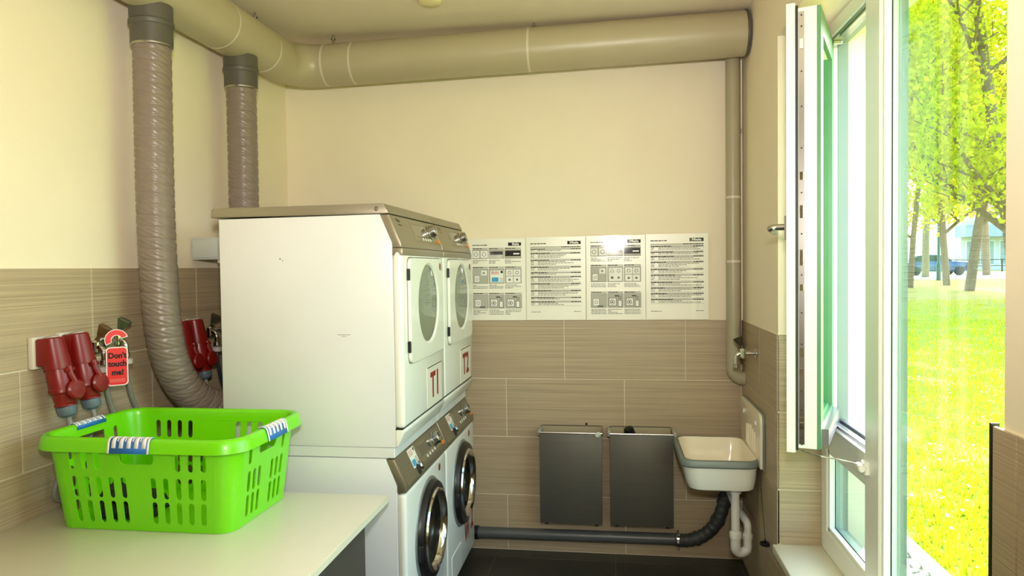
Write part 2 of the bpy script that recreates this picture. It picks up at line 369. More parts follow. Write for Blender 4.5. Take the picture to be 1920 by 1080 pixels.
# sash, swung in about its far edge
TH = math.radians(20.6); HO = Vector((.792, 2.800, 0))
SU = Vector((-math.sin(TH), -math.cos(TH), 0)); SV = Vector((-math.cos(TH), math.sin(TH), 0))   # along the sash / towards the room
def S(u, v, z): return HO+SU*u+SV*v+Vector((0, 0, z))
SL, SZ0, SZ1 = .462, .868, 2.258
def sbox(mb, u0, u1, v0, v1, z0, z1):
    a = [S(u, v, z) for z in (z0, z1) for u, v in ((u0, v0), (u1, v0), (u1, v1), (u0, v1))]
    return mb.add(a, [(0, 3, 2, 1), (4, 5, 6, 7), (0, 1, 5, 4), (1, 2, 6, 5), (2, 3, 7, 6), (3, 0, 4, 7)])
sash = MB()
F = .075
for a in ((0, F, 0, .062, SZ0, SZ1), (SL-F, SL, 0, .062, SZ0, SZ1), (F, SL-F, 0, .062, SZ0, SZ0+F), (F, SL-F, 0, .062, SZ1-F, SZ1)): sbox(sash, *a)
for a in ((-.012, F, .062, .088, SZ0-.014, SZ1+.014), (SL-F, SL+.014, .062, .088, SZ0-.014, SZ1+.014), (F, SL-F, .062, .088, SZ0-.014, SZ0+F), (F, SL-F, .062, .088, SZ1-F, SZ1+.014)): sbox(sash, *a)
so_ = sash.build('sash', PVCF, win, smooth=False)
so_['label'] = 'opened white sash with its lock edge facing the room'
g = MB(); sbox(g, F-.01, SL-F+.01, .022, .026, SZ0+F-.01, SZ1-F+.01); g.build('pane', GLASS, so_, smooth=False)
g = MB(); sbox(g, SL-.002, SL+.0045, .0545, .0622, SZ0-.008, SZ1+.008); g.build('gasket', GASKET, so_, smooth=False)
g = MB(); sbox(g, SL, SL+.0022, .036, .0525, SZ0+.012, SZ1-.012); g.build('espagnolette', CHROME2, so_, smooth=False)
g = MB()
for z, h in ((1.10, .022), (1.16, .03), (1.6, .04), (1.72, .025), (2.13, .03), (.93, .02), (.955, .012), (1.45, .05), (1.37, .02)): sbox(g, SL+.002, SL+.0065, .039, .049, z, z+h)
g.build('locking_cam', CHROME, so_, smooth=False)
g = MB()
for z in (.88, .90, .99, 1.05, 1.2, 1.3, 1.42, 1.55, 1.68, 1.82, 1.95, 2.06, 2.2, 2.235): g.lathe(S(SL+.002, .044, z), SU, [(.0028, 0), (.0028, .0012)], 8)
g.build('screw', GASKET, so_)
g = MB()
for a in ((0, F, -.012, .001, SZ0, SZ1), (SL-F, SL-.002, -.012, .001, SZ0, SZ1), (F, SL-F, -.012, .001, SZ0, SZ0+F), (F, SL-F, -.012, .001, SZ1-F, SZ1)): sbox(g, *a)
g.build('outer_cladding', mat('sash_reflection_green', '5d9068', .35, var=.03), so_, smooth=False)  # green reflection of lawn and trees put into the cladding colour
g = MB(); sbox(g, .02, SL-.03, -.032, -.012, SZ0+.005, SZ0+.06); g.build('drip_rail', ALU, so_, smooth=False)
g = MB(); sbox(g, F, SL-F, -.001, .022, SZ0+F, SZ0+F+.012); sbox(g, F, F+.012, -.001, .022, SZ0+F, SZ1-F); sbox(g, SL-F-.012, SL-F, -.001, .022, SZ0+F, SZ1-F); g.build('pane_reflection', mat('pane_reflection_green', '4a8f58', .4, var=.05), so_, smooth=False)  # green strips round the pane paint in its greenish reflection
hz = 1.575
g = MB(); sbox(g, SL-.054, SL-.020, .088, .099, hz-.042, hz+.036); ro = g.build('handle_plate', mat('handle_bronze', '6f665c', .35, metal=.7, var=.05), so_, smooth=False)
p = [S(SL-.038, .098, hz), S(SL-.038, .128, hz), S(SL-.036, .140, hz-.002), S(SL-.05, .146, hz-.004), S(SL-.15, .146, hz-.012)]
MB().tube(smooth_path(p, 6), .0105, 12).build('handle', CHROME2, so_)
lk = Vector((XI-.012, 2.357, .82))
MB().lathe(lk+Vector((-.012, .014, 0)), (0, -1, 0), [(.0, 0), (.011, 0), (.012, .004), (.012, .04), (.009, .044), (0, .044)], 16).rbox(lk+Vector((-.004, -.026, -.022)), lk+Vector((.0105, .012, .02)), .003, 1).build('cable_lock', PVC, win)
MB().tube(smooth_path([S(SL-.02, .05, SZ0-.006), S(SL-.03, .045, SZ0-.016), S(SL+.03, -.01, SZ0-.012), Vector((.70, 2.36, .838)), Vector((.745, 2.35, .829)), lk+Vector((-.012, .008, .008))], 8), .0022, 8).build('restrictor_cable', CHROME2, win)
# ------------------------------------------------------------------ dryers on washers
MY, MW = 2.335, .588
def slope_items(T, B):
    T, B = Vector((T[0], 0, T[1])), Vector((B[0], 0, B[1])); s = (B-T).normalized(); n = Vector((-s.z, 0, s.x))
    if n.x < 0: n = -n
    return T, s, n
def on(fr_, y, t, h=0.): T, s, n = fr_; return T+s*t+n*h+Vector((0, y, 0))
def plate(mb, fr_, y0, y1, t0, t1, h0, h1):
    a = [on(fr_, y, t, h) for h in (h0, h1) for y, t in ((y0, t0), (y1, t0), (y1, t1), (y0, t1))]
    return mb.add(a, [(0, 3, 2, 1), (4, 5, 6, 7), (0, 1, 5, 4), (1, 2, 6, 5), (2, 3, 7, 6), (3, 0, 4, 7)])
def control_panel(root, poly, T, B, y0, washer):
    fr_ = slope_items(T, B); L = (Vector(T)-Vector(B)).length; k = L/.102
    cp = MB().prismY(poly, y0+.002, y0+MW-.002, .003, 2).build('control_panel', METALP if not washer else METALD, root)
    plate(MB(), fr_, y0+.215, y0+MW-.03, .012*k, .088*k, .0002, .0012).build('panel_field', mat('panel_field', '8f876f', .3, metal=.45, var=.03), cp, smooth=False)
    plate(MB(), fr_, y0+.250, y0+.405, .022*k, .066*k, .0012, .0022).build('display', mat('display_window', '5c584a', .12, var=.05, coat=.5), cp, smooth=False)
    bz = MB()
    for a in ((.244, .250, .018, .070), (.405, .411, .018, .070), (.244, .411, .016, .022), (.244, .411, .066, .071)): plate(bz, fr_, y0+a[0], y0+a[1], a[2]*k, a[3]*k, .0012, .0034)
    bz.build('display_bezel', METALP, cp, smooth=False)
    o_ = on(fr_, y0+.462, .046*k); kn = MB().lathe(o_, fr_[2], [(.030, 0), (.030, .004), (.025, .007), (.024, .026), (.021, .029), (0, .029)], 28, close=False).build('knob', CHROME2, cp)
    plate(MB(), fr_, y0+.459, y0+.465, .026*k, .046*k, .0292, .0302).build('knob_mark', BLACKP, kn, smooth=False)
    for i in range(4):
        MB().lathe(on(fr_, y0+.318+.036*i, .081*k), fr_[2], [(.0065, 0), (.0065, .004), (.004, .005), (0, .005)], 12, close=False).build('button', mat('button_white', 'd9d6cc', .3, var=.02), cp)
    MB().lathe(on(fr_, y0+.532, .060*k), fr_[2], [(.0095, 0), (.0095, .006), (.006, .008), (0, .008)], 14, close=False).build('start_button', mat('button_silver', 'c9c6be', .25, metal=.4, var=.02), cp)
    plate(MB(), fr_, y0+.538, y0+.562, .078*k, .092*k, 0, .006).build('orange_button', ORANGE, cp, smooth=False)
    t = MB(); put_text(t, 'Miele', .022, on(fr_, y0+.075, .018*k, .0006), (0, 1, 0), -fr_[1]); put_text(t, 'PROFESSIONAL', .007, on(fr_, y0+.085, .035*k, .0006), (0, 1, 0), -fr_[1])
    t.build('lettering', DARKGAP, cp, smooth=False)
    if washer:
        st = plate(MB(), fr_, y0+.135, y0+.215, .006*k, .080*k, .0004, .0012).build('sticker', PAPER, cp, smooth=False)
        st['label'] = 'white instruction sticker with red and blue print'
        a = MB()
        for i in range(4): plate(a, fr_, y0+.142, y0+.19-.006*(i % 2), (.012+.006*i)*k, (.015+.006*i)*k, .0012, .0015)
        a.build('red_print', REDINK, st, smooth=False)
        plate(MB(), fr_, y0+.198, y0+.209, .010*k, .022*k, .0012, .0015).build('dark_print', INK, st, smooth=False)
        plate(MB(), fr_, y0+.142, y0+.182, .050*k, .075*k, .0012, .0015).build('blue_print', BLUEINK, st, smooth=False)
        a = MB()
        for i in range(4): plate(a, fr_, y0+.188, y0+.208, (.046+.007*i)*k, (.049+.007*i)*k, .0012, .0015)
        a.build('small_print', GREYINK, st, smooth=False)
        dr = plate(MB(), fr_, y0+.02, y0+.235, .004*k, .112*k, .0001, .0011).build('detergent_drawer', METALD, cp, smooth=False)
        MB().lathe(on(fr_, y0+.175, .094*k, -.004), fr_[2], [(.02, 0), (.019, .007), (0, .007)], 18, close=False).build('drawer_recess', DARKGAP, dr)
        MB().lathe(on(fr_, y0+.205, .086*k, -.004), fr_[2], [(.017, 0), (.017, .012), (.012, .017), (0, .017)], 18, close=False).build('drawer_grip', CHROME2, dr)
    return cp
def ring(mb, c, ax, prof, n=48, sy=1., sz=1.):
    """lathe about +X at (x, y, z), squashed"""
    k = len(mb.v); mb.lathe(c, ax, prof, n, close=False)
    for i in range(k, len(mb.v)):
        p = mb.v[i]; mb.v[i] = (p[0], c[1]+(p[1]-c[1])*sy, c[2]+(p[2]-c[2])*sz)
    return mb
FX = -.705
def make_dryer(y0):
    r = thing('tumble_dryer', (-1.05, y0+MW/2, .812), '', 'dryer', 'stacked tumble dryers')
    y1 = y0+MW
    MB().prismY([(-1.36, .849), (-1.36, 1.634), (-.780, 1.640), (-.739, 1.544), (-.737, .849)], y0, y1, .0025, 2).build('body', WHITE, r)
    MB().prismY([(-1.388, 1.640), (-1.386, 1.668), (-1.38, 1.672), (-.766, 1.676), (-.748, 1.643), (-.76, 1.6405)], y0-.003, y1+.003, .002, 2).build('lid', METALP, r)
    MB().lathe((-.79, y0-.003, 1.658), (0, -1, 0), [(.008, 0), (.007, .002), (.003, .0015), (0, .001)], 16, close=False).build('screw', CHROME2, r)
    control_panel(r, [(-.779, 1.639), (-.748, 1.639), (-.709, 1.545), (-.705, 1.527), (-.7375, 1.527), (-.7375, 1.545)], (-.748, 1.639), (-.709, 1.545), y0, False)
    MB().rbox((-.738, y0+.002, 1.5), (-.7025, y1-.002, 1.526), .003, 2).build('trim_strip', METALP, r)
    MB().rbox((-.7385, y0+.001, .913), (FX, y1-.001, 1.520), .014, 4).build('front_panel', WHITE2, r)
    MB().prismY([(-.737, .85), (-.737, .91), (-.708, .91), (-.706, .90), (-.728, .852)], y0+.001, y1-.001, .004, 2).build('base_panel', WHITE2, r)
    MB().box((-.7375, y0+.003, .9085), (-.712, y1-.003, .9145)).build('shadow_gap', DARKGAP, r, smooth=False)
    MB().rbox((-1.355, y0+.003, .812), (-.742, y1-.003, .8475), .002, 1).build('stacking_frame', WHITE, r)
    # door with its round window
    c = (FX, y0+.305, 1.325); out = rrect(y0+.060, 1.128, y0+.527, 1.492, .025, 5)
    hole = [(c[1]+.152*math.cos(a), c[2]+.152*math.sin(a)) for a in [2*math.pi*i/48 for i in range(48)]]
    v, f = fill2d(out, [hole]); d = MB(); x1 = FX+.013
    d.add([(x1, p[0], p[1]) for p in v], f)
    n = len(out); d.add([(FX-.001, a, b) for a, b in out]+[(x1, a, b) for a, b in out], [(i, (i+1) % n, n+(i+1) % n, n+i) for i in range(n)])
    ring(d, (x1, c[1], c[2]), (1, 0, 0), [(.152, 0), (.147, -.002), (.143, -.006)])
    do = d.build('door', WHITE2, r)
    g = MB(); ring(g, (x1, c[1], c[2]), (1, 0, 0), [(.143, -.006), (.13, -.002), (.09, .002), (.04, .004), (0.0005, .005)]); g.build('glass', DGLASS, do)
    g = MB(); ring(g, (FX+.001, c[1], c[2]), (1, 0, 0), [(.150, 0.002), (.12, .0018), (.0005, .0015)]); g.build('drum_liner', mat('drum_grey', 'b9bdb4', .35, metal=.3, var=.05), do)
    MB().prismX(rrect(y0+.056, 1.124, y0+.531, 1.496, .028, 5), FX-.004, FX+.0012).build('door_gap', mat('grey_gap', '77776d', .7, var=.05), do, smooth=False)
    for z in (1.185, 1.435): MB().rbox((FX, y0+.052, z-.02), (FX+.012, y0+.0595, z+.02), .002, 1).build('hinge', BLACKP, do)
    MB().lathe((x1, y0+.478, 1.462), (1, 0, 0), [(.014, 0), (.014, .001), (0, .001)], 20, close=False).build('red_dot', mat('dark_red_dot', '8c3530', .4, var=.04), do)
    g = MB()
    for i in range(5): g.box((x1, y0+.498, 1.446+.008*i), (x1+.0005, y0+.516, 1.448+.008*i))
    g.build('small_print', GREYINK, do, smooth=False)
    return r
def make_washer(y0):
    r = thing('washing_machine', (-1.05, y0+MW/2, 0), '', 'washer', 'washing machines under the dryers')
    y1 = y0+MW
    MB().prismY([(-1.36, .07), (-1.36, .809), (-.774, .809), (-.736, .718), (-.736, .07)], y0, y1, .0025, 2).build('body', WHITE, r)
    control_panel(r, [(-.773, .808), (-.744, .808), (-.705, .722), (-.702, .70), (-.704, .694), (-.735, .692), (-.735, .72)], (-.744, .808), (-.705, .722), y0, True)
    MB().rbox((-.7365, y0+.001, .07), (FX, y1-.001, .690), .014, 4).build('front_panel', WHITE2, r)
    for sx in (-1.30, -.78):
        for sy in (y0+.05, y1-.05): MB().lathe((sx, sy, 0), (0, 0, 1), [(.025, 0), (.025, .012), (.012, .015), (.012, .072)], 14).build('foot', BLACKP, r)
    MB().box((-1.34, y0+.01, .03), (-.75, y1-.01, .0695)).build('base_pan', DARKGAP, r, smooth=False)
    c = (FX, y0+.300, .465)
    d = MB(); ring(d, c, (1, 0, 0), [(.198, -.001), (.195, .004), (.188, .006), (.180, .006)]); 
    dr = d.build('door_surround', mat('door_grey', '8d9490', .3, metal=.4, var=.04), r)
    d = MB(); ring(d, c, (1, 0, 0), [(.186, .002), (.185, .014), (.178, .026), (.165, .030), (.150, .029)]); do = d.build('door', BLACKP, r)
    d = MB(); ring(d, c, (1, 0, 0), [(.156, .0292), (.152, .036), (.146, .038), (.138, .034), (.130, .022), (.127, .012)]); d.build('chrome_ring', CHROME, do)
    d = MB(); ring(d, c, (1, 0, 0), [(.128, .013), (.10, .004), (.05, .002), (.0005, .001)]); d.build('glass', mat('dark_door_glass', '0d1210', .12, coat=.6, var=.02), do)
    MB().rbox((FX+.006, y0+.113, .41), (FX+.030, y0+.140, .47), .005, 2).build('door_handle', BLACKP, do)
    MB().lathe((FX, y0+.47, .655), (1, 0, 0), [(.015, 0), (.015, .001), (0, .001)], 20, close=False).build('red_dot', mat('dark_red_dot', '8c3530', .4, var=.04), r)
    fl_ = MB().prismX(rrect(y0+.07, .088, y0+.26, .205, .008, 3), FX-.004, FX+.003, .001, 1).build('service_flap', WHITE2, r)
    return r
W1 = make_washer(MY); D1 = make_dryer(MY)
dy = MW+.005
W2 = copy_tree(W1, (-1.05, MY+dy+MW/2, 0)); D2 = copy_tree(D1, (-1.05, MY+dy+MW/2, .812))
D1['label'] = 'white tumble dryer marked T1 in red, on top of the nearer washing machine'
D2['label'] = 'white tumble dryer marked T2 in red, beside the posters on the back wall'
W1['label'] = 'white washing machine beside the table, under the dryer marked T1'
W2['label'] = 'white washing machine marked W2 in red, in the corner by the waste pipe'
for r, y0, s in ((D1, MY, 'T1'), (D2, MY+dy, 'T2')):
    ca = MB().box((FX, y0+.300, .922), (FX+.0012, y0+.528, 1.080)).build('name_card', PAPER, r, smooth=False); ca['label'] = 'white paper card with red letters %s' % s
    t = MB(); put_text(t, s, .135, (FX+.0018, y0+.418, .998), (0, 1, 0), (0, 0, 1), .95, .004); t.build('lettering', REDTXT, ca, smooth=False)
    MB().box((FX+.0012, y0+.303, 1.0745), (FX+.0018, y0+.525, 1.0785)).build('card_edge', INK, ca, smooth=False)
t = MB(); put_text(t, 'W', .135, (FX+.0012, MY+dy+.395, .205), (0, 1, 0), (0, 0, 1), .75, .004); put_text(t, '2', .135, (FX+.0012, MY+dy+.515, .225), (0, 1, 0), (0, 0, 1), .9, .004)
o = t.build('lettering', REDTXT, W2, smooth=False); o['label'] = 'red letters W 2'
g = MB(); g.box((-1.14, MY-.0006, 1.492), (-1.134, MY, 1.496)).box((-1.13, MY-.0006, 1.486), (-1.127, MY, 1.490)).box((-.935, MY-.0006, 1.232), (-.89, MY, 1.2335)).box((-.92, MY-.0006, 1.2265), (-.905, MY, 1.228))
g.build('scratch', GREYINK, D1, smooth=False)

# ------------------------------------------------------------------ air ducts and hoses
DR = .1025
def duct_path():
    z = lambda x: 2.470+.0215*(x+1.55)
    P = [(-1.585, YF+.01, 2.448), (-1.585, 1.0, 2.452), (-1.585, 3.27, 2.463)]
    R_ = .33-.0
    for i in range(1, 12):
        a = math.pi*.5*i/12; P.append((-1.585+.17*(1-math.cos(a)), 3.28+.17*math.sin(a), 2.463+.009*i/12))
    P += [(-1.405, 3.45, z(-1.405)), (-1.27, 3.45, z(-1.27)), (-.4, 3.45, z(-.4)), (.604, 3.45, z(.604))]
    return P
dp = duct_path()
duct = thing('air_duct', (-1.585, 3.45, 2.47), 'fat beige ventilation duct running under the ceiling around the corner', 'duct')
body = MB().tube(dp, DR, 40, caps=True).build('pipe', DUCT, duct)
def hoop(p0, p1, r, name, mt, par): return MB().tube([p0, p1], r, 40, caps=True).build(name, mt, par)
for y in (1.5, 2.745, 3.105): hoop((-1.585, y-.004, 2.460), (-1.585, y+.004, 2.460), DR+.0008, 'seam', SEAM, duct)
zz = lambda x: 2.470+.0215*(x+1.55)
for x in (-1.405, -1.262, -.392): hoop((x-.005, 3.45, zz(x)), (x+.005, 3.45, zz(x)), DR+.0008, 'seam', SEAM, duct)  # the elbow-end hoop's pale colour also paints in a highlight on the bend
MB().tube([(.600, 3.45, zz(.6)), (.610, 3.45, zz(.61))], DR+.003, 40).build('end_cap', DUCTGREY, duct)
for p in ((-1.60, 3.09), (-1.375, 3.45), (-.371, 3.45), (-1.585, 1.6)):
    MB().lathe((p[0], p[1], 2.55), (0, 0, 1), [(.005, 0), (.005, .05), (.012, .05), (.012, .057), (.005, .057), (.005, ZC-2.55)], 12).build('hanger_rod', CHROME2, duct)
def flex(name, top, pts, r, label):
    h = thing(name, top, label, 'hose', 'ribbed exhaust hoses'); x, y, z = top
    MB().lathe((x, y, z-.135), (0, 0, 1), [(r+.007, 0), (r+.007, .045), (r+.008, .06), (r+.010, .062), (r+.0125, .066), (r+.0125, .078), (r+.009, .082), (r+.009, .135)], 36).build('collar', DUCTGREY, h)
    MB().lathe((x, y, z-.143), (0, 0, 1), [(r+.0035, 0), (r+.006, .002), (r+.006, .009), (r+.003, .010)], 36).build('clamp', CHROME2, h)
    sp = smooth_path(pts, 40); L = [0]
    for a, b in zip(sp[:-1], sp[1:]): L.append(L[-1]+(b-a).length)
    step = .003; n = int(L[-1]/step); path = []; j = 0
    for i in range(n+1):
        d = L[-1]*i/n
        while j < len(L)-2 and L[j+1] < d: j += 1
        t = (d-L[j])/max(1e-9, L[j+1]-L[j]); path.append(sp[j].lerp(sp[j+1], t))
    N = 64; pitch = .038
    def rf(i, j):
        ph = (i*step/pitch+j/N) % 1.0
        return 1.0-.055*abs(2*ph-1)**7+.022*math.sin(2*math.pi*(j*9/N+2.4*ph))*math.sin(math.pi*ph)
    MB().tube(path, r, N, True, rf).build('hose', HOSE, h, angle=80)
    return h
flex('exhaust_hose', (-1.585, 2.321, 2.376), [(-1.585, 2.321, 2.25), (-1.585, 2.318, 1.95), (-1.585, 2.318, 1.66), (-1.585, 2.326, 1.45), (-1.582, 2.338, 1.27), (-1.572, 2.372, 1.12), (-1.545, 2.44, 1.005), (-1.49, 2.53, .935), (-1.43, 2.59, .915), (-1.362, 2.62, .915)], .0615,
     'long grey ribbed exhaust hose bending in behind the nearer dryer')
flex('exhaust_hose', (-1.585, 2.925, 2.376), [(-1.585, 2.925, 2.25), (-1.585, 2.927, 1.95), (-1.585, 2.93, 1.6), (-1.58, 2.96, 1.3), (-1.55, 3.04, 1.08), (-1.48, 3.15, .96), (-1.362, 3.2, .93)], .0615,
     'grey ribbed exhaust hose dropping behind the dryers near the corner')
dpipe = thing('drain_pipe', (.563, 3.555, .9), 'slim beige vertical pipe in the right back corner below the duct', 'pipe')
pp = [(.563, 3.555, 2.47), (.563, 3.555, .96)]+[(.563+.05*(1-math.cos(a)), 3.555, .96-.05*math.sin(a)) for a in [math.pi/2*i/8 for i in range(1, 9)]]+[(.6135, 3.555, .91)]
MB().tube(pp, .0325, 24).build('pipe', mat('pipe_paint', 'aaa288', .36, var=.02), dpipe)
for z in (1.776, 1.471): MB().tube([(.563, 3.555, z-.006), (.563, 3.555, z+.006)], .0345, 24).build('pipe_strap', SEAM, dpipe)
o = MB().tube([(.602, 3.612, 2.60), (.602, 3.612, .97)], .0085, 12).rbox((.592, 3.598, 2.09), (.612, 3.626, 2.11), .002, 1).build('conduit', mat('conduit_grey', '8d8170', .5, var=.05))
tag(o, 'thin grey conduit tight in the corner behind the vertical pipe', 'conduit')
o = MB().lathe((-.785, 3.085, ZC), (0, 0, -1), [(.052, 0), (.052, .006), (.046, .014), (.026, .019), (0.0005, .020)], 32, close=False).build('smoke_detector', mat('detector_cream', 'e9dca8', .4, var=.02))
tag(o, 'small round cream fitting on the ceiling at the top edge', 'detector')
# ------------------------------------------------------------------ laminated instruction sheets
PY = YB-.004
rng = random.Random(3)
def words(mb, P, u0, u1, v, h, fill=1.):
    u = u0
    while u < u1-.01:
        wl_ = rng.uniform(.018, .06); e = min(u+wl_, u1); P(mb, u, v, e, v+h); u = e+.009
        if rng.random() > fill and u > u0+.25*(u1-u0): break
def sheet(i, x0, x1, z0, z1, label, draw):
    r = thing('poster', ((x0+x1)/2, PY, z0), label, 'poster', 'laminated instruction sheets')
    n = 8; s = MB(); vs_ = []
    for k in range(n+1):
        t = k/n; bow = .0022*math.sin(math.pi*t)+.001*math.sin(5*t+i); vs_ += [(x0+(x1-x0)*t, PY-bow, z0), (x0+(x1-x0)*t, PY-bow, z1)]
    vb_ = [(x, PY+.0008, z) for x, y, z in vs_]
    fs = [(2*k, 2*k+2, 2*k+3, 2*k+1) for k in range(n)]; m_ = len(vs_)
    fs += [(a+m_, b+m_, c+m_, d+m_)[::-1] for a, b, c, d in fs[:n]]
    fs += [(0, 1, m_+1, m_), (2*n, 2*n+1, m_+2*n+1, m_+2*n)]+[(2*k, 2*k+2, m_+2*k+2, m_+2*k) for k in range(n)]+[(2*k+1, 2*k+3, m_+2*k+3, m_+2*k+1) for k in range(n)]
    sh = s.add(vs_+vb_, fs).build('sheet', PAPER, r)
    w_, h_ = x1-x0, z1-z0
    def bow(u): return .0022*math.sin(math.pi*u)+.001*math.sin(5*u+i)
    def P(mb, u0, v0, u1, v1, e=.0005):
        k = max(1, int((u1-u0)/.12)); 
        for j in range(k):
            a, b = u0+(u1-u0)*j/k, u0+(u1-u0)*(j+1)/k
            mb.add([(x0+a*w_, PY-bow(a)-e, z1-v0*h_), (x0+b*w_, PY-bow(b)-e, z1-v0*h_), (x0+b*w_, PY-bow(b)-e, z1-v1*h_), (x0+a*w_, PY-bow(a)-e, z1-v1*h_)], [(0, 1, 2, 3)])
    L = {k: MB() for k in ('band', 'pale', 'ink', 'mid', 'white', 'blue', 'red')}
    def frame(u0, v0, u1, v1, t=.004, key='mid'):
        for a in ((u0, v0, u1, v0+t), (u0, v1-t, u1, v1), (u0, v0, u0+t*1.4, v1), (u1-t*1.4, v0, u1, v1)): P(L[key], *a, e=.0012)
    def circ(u, v, rad, key='mid', t=.25, e=.0013):
        k = len(L[key].v); N = 20; R0, R1 = rad*(1-t), rad
        for a in range(N):
            th = 2*math.pi*a/N
            for q in (R0, R1): L[key].v.append((x0+(u*w_+q*h_*math.cos(th)), PY-bow(u)-e, z1-v*h_+q*h_*math.sin(th)))
        L[key].f += [(k+2*a, k+2*a+1, k+2*((a+1) % N)+1, k+2*((a+1) % N)) for a in range(N)]
    P(L['ink'], .70, .052, .925, .092)
    words(L['ink'], lambda m_, a, b, c, d: P(m_, a, b, c, d, .0008), .075, .34, .075, .010)
    t = MB(); put_text(t, 'Miele', .0165, (x0+.8125*w_, PY-bow(.81)-.0009, z1-.072*h_), (1, 0, 0), (0, 0, 1), 1.25, .0006)
    draw(L, P, frame, circ)
    for k, nm, mt in (('band', 'grey_band', PALEINK), ('pale', 'picture_ground', PALEINK), ('white', 'picture_white', WHITEINK), ('mid', 'line_drawing', GREYINK), ('ink', 'printed_text', INK), ('blue', 'blue_print', BLUEINK), ('red', 'red_print', REDINK)):
        if L[k].v: L[k].build(nm, mt, sh, smooth=False, kind='stuff')
    o = t.build('logo_text', WHITEINK, sh, smooth=False)
    return r
def pictures(color):
    def draw(L, P, frame, circ):
        WD = lambda m_, a, b, c, d: P(m_, a, b, c, d, .0014)
        cols = ((.075, .345), (.36, .625), (.64, .925))
        for (va, vb) in ((.115, .245), (.345, .55), (.665, .855)):
            for c0, c1 in cols:
                P(L['band'], c0, va, c1, va+.016, .0006); words(L['ink'], WD, c0+.005, c0+(c1-c0)*.65, va+.003, .009)
                P(L['pale'], c0, va+.022, c1, vb, .0006); frame(c0, va+.022, c1, vb)
                nl = 3 if va < .5 else 4
                for k in range(nl): words(L['mid'], WD, c0+.005, c1-.01, vb+.018+.017*k, .007, .82)
        for c in (.135, .28): P(L['white'], c-.058, .150, c+.058, .235, .0009); circ(c, .192, .026)
        P(L['ink'], .385, .158, .605, .200, .0010)
        P(L['ink'], .65, .150, .915, .218, .0010); P(L['white'], .79, .180, .895, .198, .0014)
        for c, q in ((.72, .42), (.85, .42), (.72, .505), (.85, .505)): P(L['white'], c-.058, q-.038, c+.058, q+.036, .0009); circ(c, q, .022 if q < .45 else .014, 'mid', .3 if q < .45 else .9)
        if color:
            P(L['white'], .385, .392, .615, .535, .0009)
            for k in range(3): words(L['red'], WD, .40, .54, .402+.013*k, .009)
            P(L['blue'], .41, .475, .525, .528, .0014); circ(.585, .41, .016, 'ink', .9, .0016); words(L['mid'], WD, .55, .61, .49, .008); words(L['blue'], WD, .55, .61, .515, .008)
        else:
            P(L['white'], .385, .385, .61, .54, .0009); circ(.44, .42, .02); circ(.55, .42, .02); circ(.44, .5, .016, 'mid', .9); circ(.55, .5, .014, 'mid', .8)
        P(L['white'], .10, .45, .20, .535, .0009); frame(.10, .45, .20, .535); circ(.15, .495, .018); P(L['white'], .225, .39, .325, .45, .0009); circ(.27, .42, .013, 'mid', .8)
        P(L['white'], .11, .745, .22, .835, .0009); frame(.11, .745, .22, .835); circ(.165, .79, .02); P(L['mid'], .19, .828, .29, .848, .0012)
        for c in (.45, .74):
            P(L['white'], c-.07, .74, c+.06, .835, .0009); frame(c-.07, .74, c+.06, .835, .005, 'ink'); circ(c-.01, .79, .028, 'ink', .22); circ(c-.01, .79, .012, 'mid', .9)
            P(L['white'], c+.09, .765, c+.15, .845, .0009); frame(c+.085, .765, c+.155, .845, .005, 'ink'); circ(c+.12, .735, .018, 'ink', .25); P(L['ink'], c+.03, .71, c+.10, .722, .0014)
    return draw
def table_text(seed):
    def draw(L, P, frame, circ):
        WD = lambda m_, a, b, c, d: P(m_, a, b, c, d, .0012); v = .125; r_ = random.Random(seed)
        P(L['band'], .075, .115, .925, .13, .0006); words(L['ink'], WD, .6, .92, .118, .009)
        while v < .80:
            v += .012; P(L['band'], .075, v, .925, v+.017, .0006); words(L['ink'], WD, .08, r_.uniform(.3, .5), v+.004, .010); words(L['ink'], WD, .76, .92, v+.003, .010); v += .022
            for k in range(r_.choice((1, 2, 2, 3))):
                words(L['mid'], WD, .08, .14, v, .007); words(L['mid'], WD, .2, r_.uniform(.5, .9), v, .007); v += .0165
            P(L['mid'], .075, v, .925, v+.002, .0008)
        words(L['mid'], WD, .08, .25, .90, .007); words(L['mid'], WD, .8, .92, .895, .007)
    return draw
sheet(0, -.742, -.446, 1.186, 1.604, 'leftmost instruction sheet with pictures, half hidden by the dryer marked T2', pictures(True))
sheet(1, -.443, -.143, 1.187, 1.607, 'instruction sheet of closely printed lines, second from the dryers', table_text(1))
sheet(2, -.139, .153, 1.187, 1.609, 'instruction sheet with pictures and flash glare, third from the dryers', pictures(False))
sheet(3, .156, .458, 1.188, 1.612, 'rightmost instruction sheet of printed lines, nearest the corner pipe', table_text(5))

